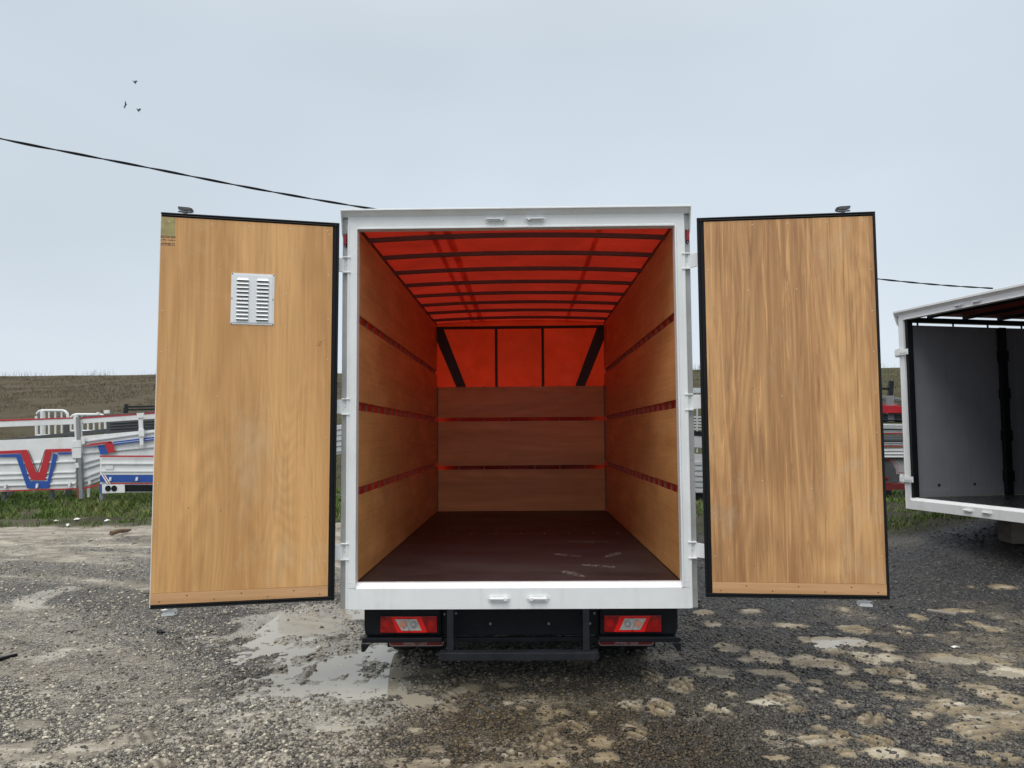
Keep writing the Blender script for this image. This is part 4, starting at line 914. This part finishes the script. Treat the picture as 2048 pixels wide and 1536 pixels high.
# tubular guards behind
def guard(px0, px1, py0, py1, Y, bars, label, rnd=(1, 1)):
    e = empty('headboard_guard', at((px0+px1)/2, py1, Y)); tag(e, label, 'guard rail')
    a, b, c, d = at(px0, py1, Y), at(px0, py0, Y), at(px1, py0, Y), at(px1, py1, Y); m = MB(); r = .12
    pts = [a]+[b+Vector((r-r*math.cos(t), 0, -r+r*math.sin(t))) for t in (0, .5, 1.05, 1.57)]+[c+Vector((-r+r*math.sin(t), 0, -r+r*math.cos(t))) for t in (0, .5, 1.05, 1.57)]+[d]
    m.tube(pts, .028, 8); m.tube([a, d], .024, 8); under(m.build('tube_frame', WHITE2, None, smooth=True), e)
    for k in range(bars):
        t = (k+1)/(bars+1); p = a.lerp(d, t); q = b.lerp(c, t); mm = MB(); mm.tube([p, Vector((q.x, q.y, q.z-.01))], .018 if k else .05, 8); under(mm.build('bar', WHITE2, None, smooth=True), e)
    z0 = float(hill_z(np.array([a.x]), np.array([Y]))[0]) if Y > HY0 else float(gz(a.x, Y))
    for p in (a, d): mm = MB(); mm.tube([Vector((p.x, p.y, z0-.05)), p], .03, 8); under(mm.build('leg', GREY, None), e)
    return e
guard(73, 136, 821, 871, 10.6, 4, 'white tubular guard with rounded corners behind the V striped side', )
guard(141, 211, 829, 862, 10.4, 5, 'lower white tubular guard behind the grey post')
m = MB(); qb(m, Z([(815,552),(1400,520),(1400,600),(820,640)]), 9.6, .05)
for k in range(3): qb(m, Z([(840,560+k*22),(1400,530+k*22),(1400,535+k*22),(840,565+k*22)]), 9.58, .018)
qb(m, Z([(830,600),(850,600),(850,900),(830,900)]), 9.63, .05); e = empty('grey_dropside', at(230, 880, 9.6)); tag(e, 'dark grey ribbed dropside seen through the open rail of the flatbed', 'truck side panel'); under(m.build('panel', DGREY, None, bevel=.003), e)
m = MB(); qb(m, Z([(0,690),(265,660),(820,604),(820,636),(490,664),(0,700)]), 9.8, .08); qb(m, Z([(490,570),(522,566),(522,664),(490,668)]), 9.85, .06)
a_ = at(60, 885, 9.85)
for px in (20, 135): b_ = at(px, 885, 9.85); m.box(b_.x-.04, b_.x+.04, 9.9, 9.98, float(gz(b_.x, 9.9))-.03, b_.z)
o = m.build('steel_beam', DGREY, bevel=.004); tag(o, 'dark grey beam on legs running behind the V striped side', 'beam')
e = empty('black_rack', at(280, 850, 10.8)); tag(e, 'black steel rack with two rails sticking up beside the left door', 'rack')
for l in ([(955,415),(975,415),(975,560),(955,560)],): m = MB(); qb(m, Z(l), 10.8, .06); under(m.build('post', BLKM, None), e)
for y in (430, 452): m = MB(); qb(m, Z([(976,y),(1400,y-8),(1400,y+6),(976,y+14)]), 10.8, .05); under(m.build('rail', BLKM, None), e)
for x in (960, 1380): b_ = at(x/3.84, 700+555/3.84, 10.9); m = MB(); m.box(b_.x-.03, b_.x+.03, 10.88, 10.94, float(gz(b_.x, 10.9))-.03, b_.z+.3); under(m.build('leg', BLKM, None), e)

# panel leaning behind the gap between left door and frame
e = empty('silver_dropside', at(650, 905, 8.6)); tag(e, 'silver ribbed dropside tilted on its edge behind the left door hinges', 'truck side panel')
m = MB()
for k in range(5): qb(m, [(560, 868+k*11), (706, 846+k*11), (706, 855+k*11), (560, 877+k*11)], 8.6+.02*k, .04)
qb(m, [(575, 880), (700, 862), (700, 905), (575, 925)], 8.72, .03)
under(m.build('panel', SILV, None, bevel=.004), e)
for px in (600, 690): b_ = at(px, 905, 8.8); m = MB(); m.box(b_.x-.03, b_.x+.03, 8.76, 8.82, float(gz(b_.x, 8.8))-.03, b_.z); under(m.build('leg', DGREY, None), e)

# ------------------------------------------------------------------ clutter behind, right: stacked dropsides
def ZR(l): return [(1740+x/2.744, 540+y/2.744) for x, y in l]
Yr = 9.0
stack = [  # zoom y top/bottom, material, label
 (790, 832, DGREY, 'dark grey ribbed panel on top of the stack beside the right door'),
 (842, 874, WHITE2, 'white panel with a dark edge, second from the top of the right stack'),
 (878, 900, SILV, 'thin silver panel with a red line in the right stack'),
 (903, 938, GREY, 'mid grey ribbed panel in the middle of the right stack'),
 (942, 972, SILV, 'pale silver panel with a red pinstripe in the right stack'),
 (978, 1036, WHITE2, 'deep off white panel below the black line in the right stack')]
rg_ = 'dropside panels stacked beside the right door'
for i_, (y0, y1, mt, lb) in enumerate(stack):
    e = empty('stacked_panel', at(1780, 540+y1/2.744, Yr)); tag(e, lb, 'truck side panel', rg_)
    dx = (i_*37 % 11); m = MB(); y0, y1 = 540+y0/2.744, 540+y1/2.744; x0, x1 = 1600+dx*3, 1850-dx
    sl = (-3, 2, 0, 1, -1, 0)[i_]
    qb(m, [(x0, y0-sl), (x1, y0+sl), (x1, y1+sl), (x0, y1-sl)], Yr, .55)
    for k in (.18, .5, .80): yy = y0+(y1-y0)*k; qb(m, [(x0, yy-sl), (x1, yy+sl), (x1, yy+1.6+sl), (x0, yy+1.6-sl)], Yr-.02, .0195)
    under(m.build('panel', mt, None, bevel=.005), e)
    m = MB(); qb(m, [(x0, y1-2.-sl), (x1, y1-2.+sl), (x1, y1-.4+sl), (x0, y1-.4-sl)], Yr-.03, .0085)
    under(m.build('edge_line', REDP if i_ in (2, 4) else BLACK, None), e)
e = empty('red_bumper_trailer', at(1780, 985, Yr)); tag(e, 'grey fender with red pinstripes above a dark red bumper below the right stack', 'vehicle part')
m = MB(); qb(m, ZR([(-100,1038),(230,1038),(230,1170),(-100,1170)]), Yr+.05, .5); under(m.build('side', SILV, None, bevel=.01), e)
m = MB(); l = [(-100,1165),(-100,1060)]+[(75+60*math.sin(t)+10, 1042+78*(1-math.cos(t))) for t in (0, .4, .8, 1.2, 1.57)]+[(230,1122),(230,1132),(140,1165)]
qb(m, ZR(l), Yr+.02, .025); under(m.build('fender', DGREY, None, bevel=.004), e)
m = MB()
for q in (0, 9):
    for k in range(6):
        f = lambda t: (88+q+62*math.sin(t), 1040+72*(1-math.cos(t))-q)
        a, b = f(k*.26), f(k*.26+.26); qb(m, ZR([a, b, (b[0], b[1]+3), (a[0], a[1]+3)]), Yr+.01, .008)
qb(m, ZR([(150,1112-2),(230,1108),(230,1111),(150,1115-2)]), Yr+.01, .008); under(m.build('pinstripe', REDP, None), e)
m = MB(); qb(m, ZR([(-120,1170),(230,1172),(230,1206),(-120,1204)]), Yr-.06, .08); qb(m, ZR([(60,1166),(120,1166),(130,1210),(70,1210)]), Yr-.09, .03); under(m.build('bumper', plain('dark_red_steel_bumper', (.16, .02, .02), .5), None, bevel=.006), e)
for x in (85, 165): m = MB(); qb(m, ZR([(x,1136),(x+16,1136),(x+16,1146),(x,1146)]), Yr+.0, .04); under(m.build('reflector', LAMPR, None), e)
for px in (1640, 1775, 1815): b_ = at(px, 980, Yr+.2); m = MB(); m.box(b_.x-.05, b_.x+.05, Yr+.15, Yr+.25, float(gz(b_.x, Yr+.2))-.03, b_.z+.05); under(m.build('leg', DGREY, None), e)
m = MB(); qb(m, ZR([(-200,741),(230,745),(230,786),(-200,782)]), Yr-.1, .06); o = m.build('red_beam', REDP, bevel=.005); tag(o, 'red steel beam lying across the top of the right stack', 'beam')
m = MB(); qb(m, ZR([(98,690),(132,690),(134,834),(98,834)]), Yr-.02, .08); o = m.build('grey_upright', GREY, bevel=.005); tag(o, 'short grey steel upright behind the red beam', 'post')
e = empty('grey_ladder_rack', at(1785, 800, Yr+.3)); tag(e, 'grey rack of slanted bars with a red strip above the red beam', 'rack')
m = MB()
for k, y in enumerate((686, 704, 722)): qb(m, ZR([(-60,y-14),(230,y+24),(230,y+34),(-60,y-4)]), Yr+.3+.05*k, .04)
under(m.build('bar', GREY, None, bevel=.003), e); m = MB(); qb(m, ZR([(-60,722),(150,735),(150,742),(-60,732)]), Yr+.28, .02); under(m.build('red_strip', plain('faded_red', (.5, .12, .09), .5), None), e)
m = MB(); qb(m, ZR([(-60,735),(200,735),(200,838),(-60,838)]), Yr+.5, .04); under(m.build('backing', DGREY, None), e)
e = empty('steel_rack', at(1783, 800, Yr+.6)); tag(e, 'tall black steel frame end poking above the right stack', 'rack')
m = MB(); qb(m, ZR([(108,608),(132,610),(124,760),(102,760)]), Yr+.6, .07); under(m.build('post', BLKM, None), e); m = MB(); qb(m, ZR([(-80,640),(106,646),(106,658),(-80,652)]), Yr+.62, .05); under(m.build('rail', BLKM, None), e)
# silver bodies behind the right gap (between frame and right door)
e = empty('silver_flatbed', at(1400, 985, 9.2)); tag(e, 'white and silver dropside body behind the gap at the right door hinges', 'truck side panel')
m = MB(); qb(m, [(1340, 776), (1520, 776), (1520, 786), (1340, 786)], 9.2, .05); qb(m, [(1340, 868), (1520, 880), (1520, 902), (1340, 892)], 9.2, .05)
for k in range(6): qb(m, [(1340, 922+k*11), (1520, 925+k*11), (1520, 932+k*11), (1340, 929+k*11)], 9.2, .05)
qb(m, [(1340, 905), (1520, 915), (1520, 985), (1340, 985)], 9.24, .03)
for px in (1345, 1393, 1450, 1515): qb(m, [(px, 786), (px+3, 786), (px+3, 905), (px, 905)], 9.22, .03)
for k in range(6): qb(m, [(1340, 832+k*6), (1520, 835+k*6), (1520, 838+k*6), (1340, 835+k*6)], 9.23, .02)
under(m.build('panel', SILV, None, bevel=.003), e)
m = MB(); qb(m, [(1340, 858), (1520, 872), (1520, 880), (1340, 868)], 9.19, .06); qb(m, [(1340, 986), (1520, 986), (1520, 1004), (1340, 1004)], 9.25, .06); under(m.build('edge', BLACK, None), e)
for px in (1350, 1500): b_ = at(px, 990, 9.3); m = MB(); m.box(b_.x-.05, b_.x+.05, 9.27, 9.37, float(gz(b_.x, 9.3))-.03, b_.z); under(m.build('leg', DGREY, None), e)

# ------------------------------------------------------------------ overhead cable: two twisted strands
ctrl = [at(-260, 216, 5.3), at(0, 277, 6.0), at(150, 307, 6.5), at(300, 336, 7.0), at(530, 381, 7.8), at(765, 421, 8.6), at(1250, 497, 10.6), at(1757, 558, 13.0), at(1990, 577, 14.4), at(2300, 590, 16.5)]
def cr_spline(P_, n=40):
    o = []
    for i in range(1, len(P_)-2):
        a, b, c, d = P_[i-1:i+3]
        for k in range(n):
            t = k/n; o.append(.5*((2*b)+(c-a)*t+(2*a-5*b+4*c-d)*t*t+(3*b-a-3*c+d)*t**3))
    return o
path = cr_spline(ctrl, 60); cb = empty('power_cable', path[0]); tag(cb, 'black twisted overhead cable sagging across the sky behind the truck', 'cable')
for ph in (0, PI):
    pts = []; s = 0
    for i, p in enumerate(path):
        if i: s += (p-path[i-1]).length
        w = s*2*PI/1.3+ph; pts.append(p+Vector((0, math.cos(w), math.sin(w)))*.0105)
    m = MB(); m.tube(pts, .011, 6); under(m.build('strand', BLACK, None, smooth=True), cb)

# ------------------------------------------------------------------ birds
def bird(px, py, Y, a, label, up):
    c = at(px, py, Y); R_ = Matrix.Rotation(a, 3, 'Y'); m = MB(); R_ = R_ @ Matrix.Scale(1.15, 3)
    body_ = [(-.30, 0, 0), (-.18, 0, .0), (0, 0, .01), (.16, 0, .02), (.26, 0, .03)]
    m.tube([R_ @ Vector(p) for p in body_], [.02, .065, .08, .05, .012], 8)
    for s in (-1, 1):
        w = [(-.08, 0, 0), (.10, 0, 0), (.10, s*.28, .20*up), (.02, s*.62, .12*up), (-.05, s*.30, .17*up)]
        rz = Matrix.Rotation(.7, 3, 'Z')
        m.prism([R_ @ (rz @ Vector(p)) for p in w], (0, 0, .015))
    o = m.build('bird', plain('bird_feathers', (.10, .11, .13), .8) if 'bird_feathers' not in bpy.data.materials else bpy.data.materials['bird_feathers']); o.location = c
    tag(o, label, 'bird', 'birds flying high at the left')
bird(269, 165, 88, .9, 'dark bird flying highest of the three above the cable', 1.6)
bird(251, 211, 88, -.8, 'dark bird flying left of the lower pair', .5)
bird(276, 221, 88, 1.0, 'dark bird flying lowest on the right of the pair', 1.6)

# ------------------------------------------------------------------ litter and small things on the ground
def on(px, py, z=0.0):
    c = atz(px, py, z)
    for _ in range(6): c = atz(px, py, float(gz(c.x, c.y)))
    return c
def scrap(px, py, s, name, mat, label, cat, group=None, flat=.25):
    c = on(px, py); m = MB(); n = 9; R_ = random.Random(int(px*7+py)); top = []
    for k in range(n):
        a = 2*PI*k/n; r = s*R_.uniform(.55, 1.1); top.append(Vector((math.cos(a)*r*1.4, math.sin(a)*r, R_.uniform(0, s*flat))))
    vs = top+[p-Vector((0, 0, .004)) for p in top]+[Vector((0, 0, s*flat*1.3)), Vector((0, 0, -.004))]
    fs = [(k, (k+1) % n, 2*n) for k in range(n)]+[(n+(k+1) % n, n+k, 2*n+1) for k in range(n)]+[(k, n+k, n+(k+1) % n, (k+1) % n) for k in range(n)]
    m.add(vs, fs); o = m.build(name, mat); o.location = c+Vector((0, 0, .008)); tag(o, label, cat, group); return o
PAPER = plain('white_litter', (.75, .75, .72), .6)
lg = 'white litter scraps on the yard'
scrap(38, 1029, .045, 'litter_scrap', PAPER, 'white scrap lying in the grass at the far left', 'litter', lg)
scrap(153, 1041, .04, 'litter_scrap', PAPER, 'white crumpled scrap at the edge of the left grass below the grey post', 'litter', lg, .7)
scrap(112, 1044, .035, 'litter_scrap', PAPER, 'small pale scrap among weeds on the dark verge', 'litter', lg, .6)
scrap(136, 1053, .035, 'litter_scrap', PAPER, 'small white lump on the verge nearest the stick', 'litter', lg, .9)
scrap(214, 1043, .04, 'litter_scrap', PAPER, 'pale scrap on the verge close to the left door', 'litter', lg, .6)
scrap(1840, 1102, .055, 'litter_scrap', PAPER, 'white sliver on black gravel beside the right door edge', 'litter', lg)
scrap(1976, 1088, .04, 'litter_scrap', PAPER, 'small white scrap on black gravel under the white box body', 'litter', lg, .7)
scrap(1910, 1296, .028, 'litter_scrap', PAPER, 'tiny white scrap between the tan mud patches', 'litter', lg)
scrap(330, 1222, .035, 'litter_scrap', PAPER, 'white scrap on gravel under the left door', 'litter', lg)
scrap(140, 1263, .03, 'pale_stone', OLDWOOD, 'pale flat stone on the left gravel', 'stone', None, .5)
scrap(322, 1268, .035, 'black_plastic_bit', BLACK, 'small black plastic bit on the left gravel', 'litter', None, .7)
a_, b_ = on(222, 1071), on(262, 1066); m = MB(); m.tube([a_+Vector((0, 0, .03)), a_.lerp(b_, .4)+Vector((0, 0, .05)), a_.lerp(b_, .7)+Vector((0, .05, .04)), b_+Vector((0, 0, .05))], [.035, .03, .028, .012], 7)
o = m.build('stick', STICK, smooth=True); tag(o, 'brown broken stick lying on the pale mud near the left door', 'stick')
a_, b_ = on(1855, 1223), on(1912, 1232); d_ = (b_-a_).normalized(); n_ = Vector((-d_.y, d_.x, 0))*.035; m = MB(); up = Vector((0, 0, .022)); m.hexa([a_-n_, b_-n_, b_-n_+up, a_-n_+up, a_+n_, b_+n_, b_+n_+up, a_+n_+up])
o = m.build('plank', OLDWOOD, bevel=.003); tag(o, 'thin grey plank half sunk in the black gravel at right', 'plank')
a_, b_ = on(-30, 1330), on(34, 1312); d_ = (b_-a_).normalized(); n_ = Vector((-d_.y, d_.x, 0))*.03; m = MB(); m.hexa([a_-n_, b_-n_*.3, b_-n_*.3+up, a_-n_+up*1.4, a_+n_, b_+n_*.3, b_+n_*.3+up, a_+n_+up*1.4])
o = m.build('plastic_strip', BLACK, bevel=.003); tag(o, 'black plastic strip lying on gravel at the left edge', 'plastic strip')
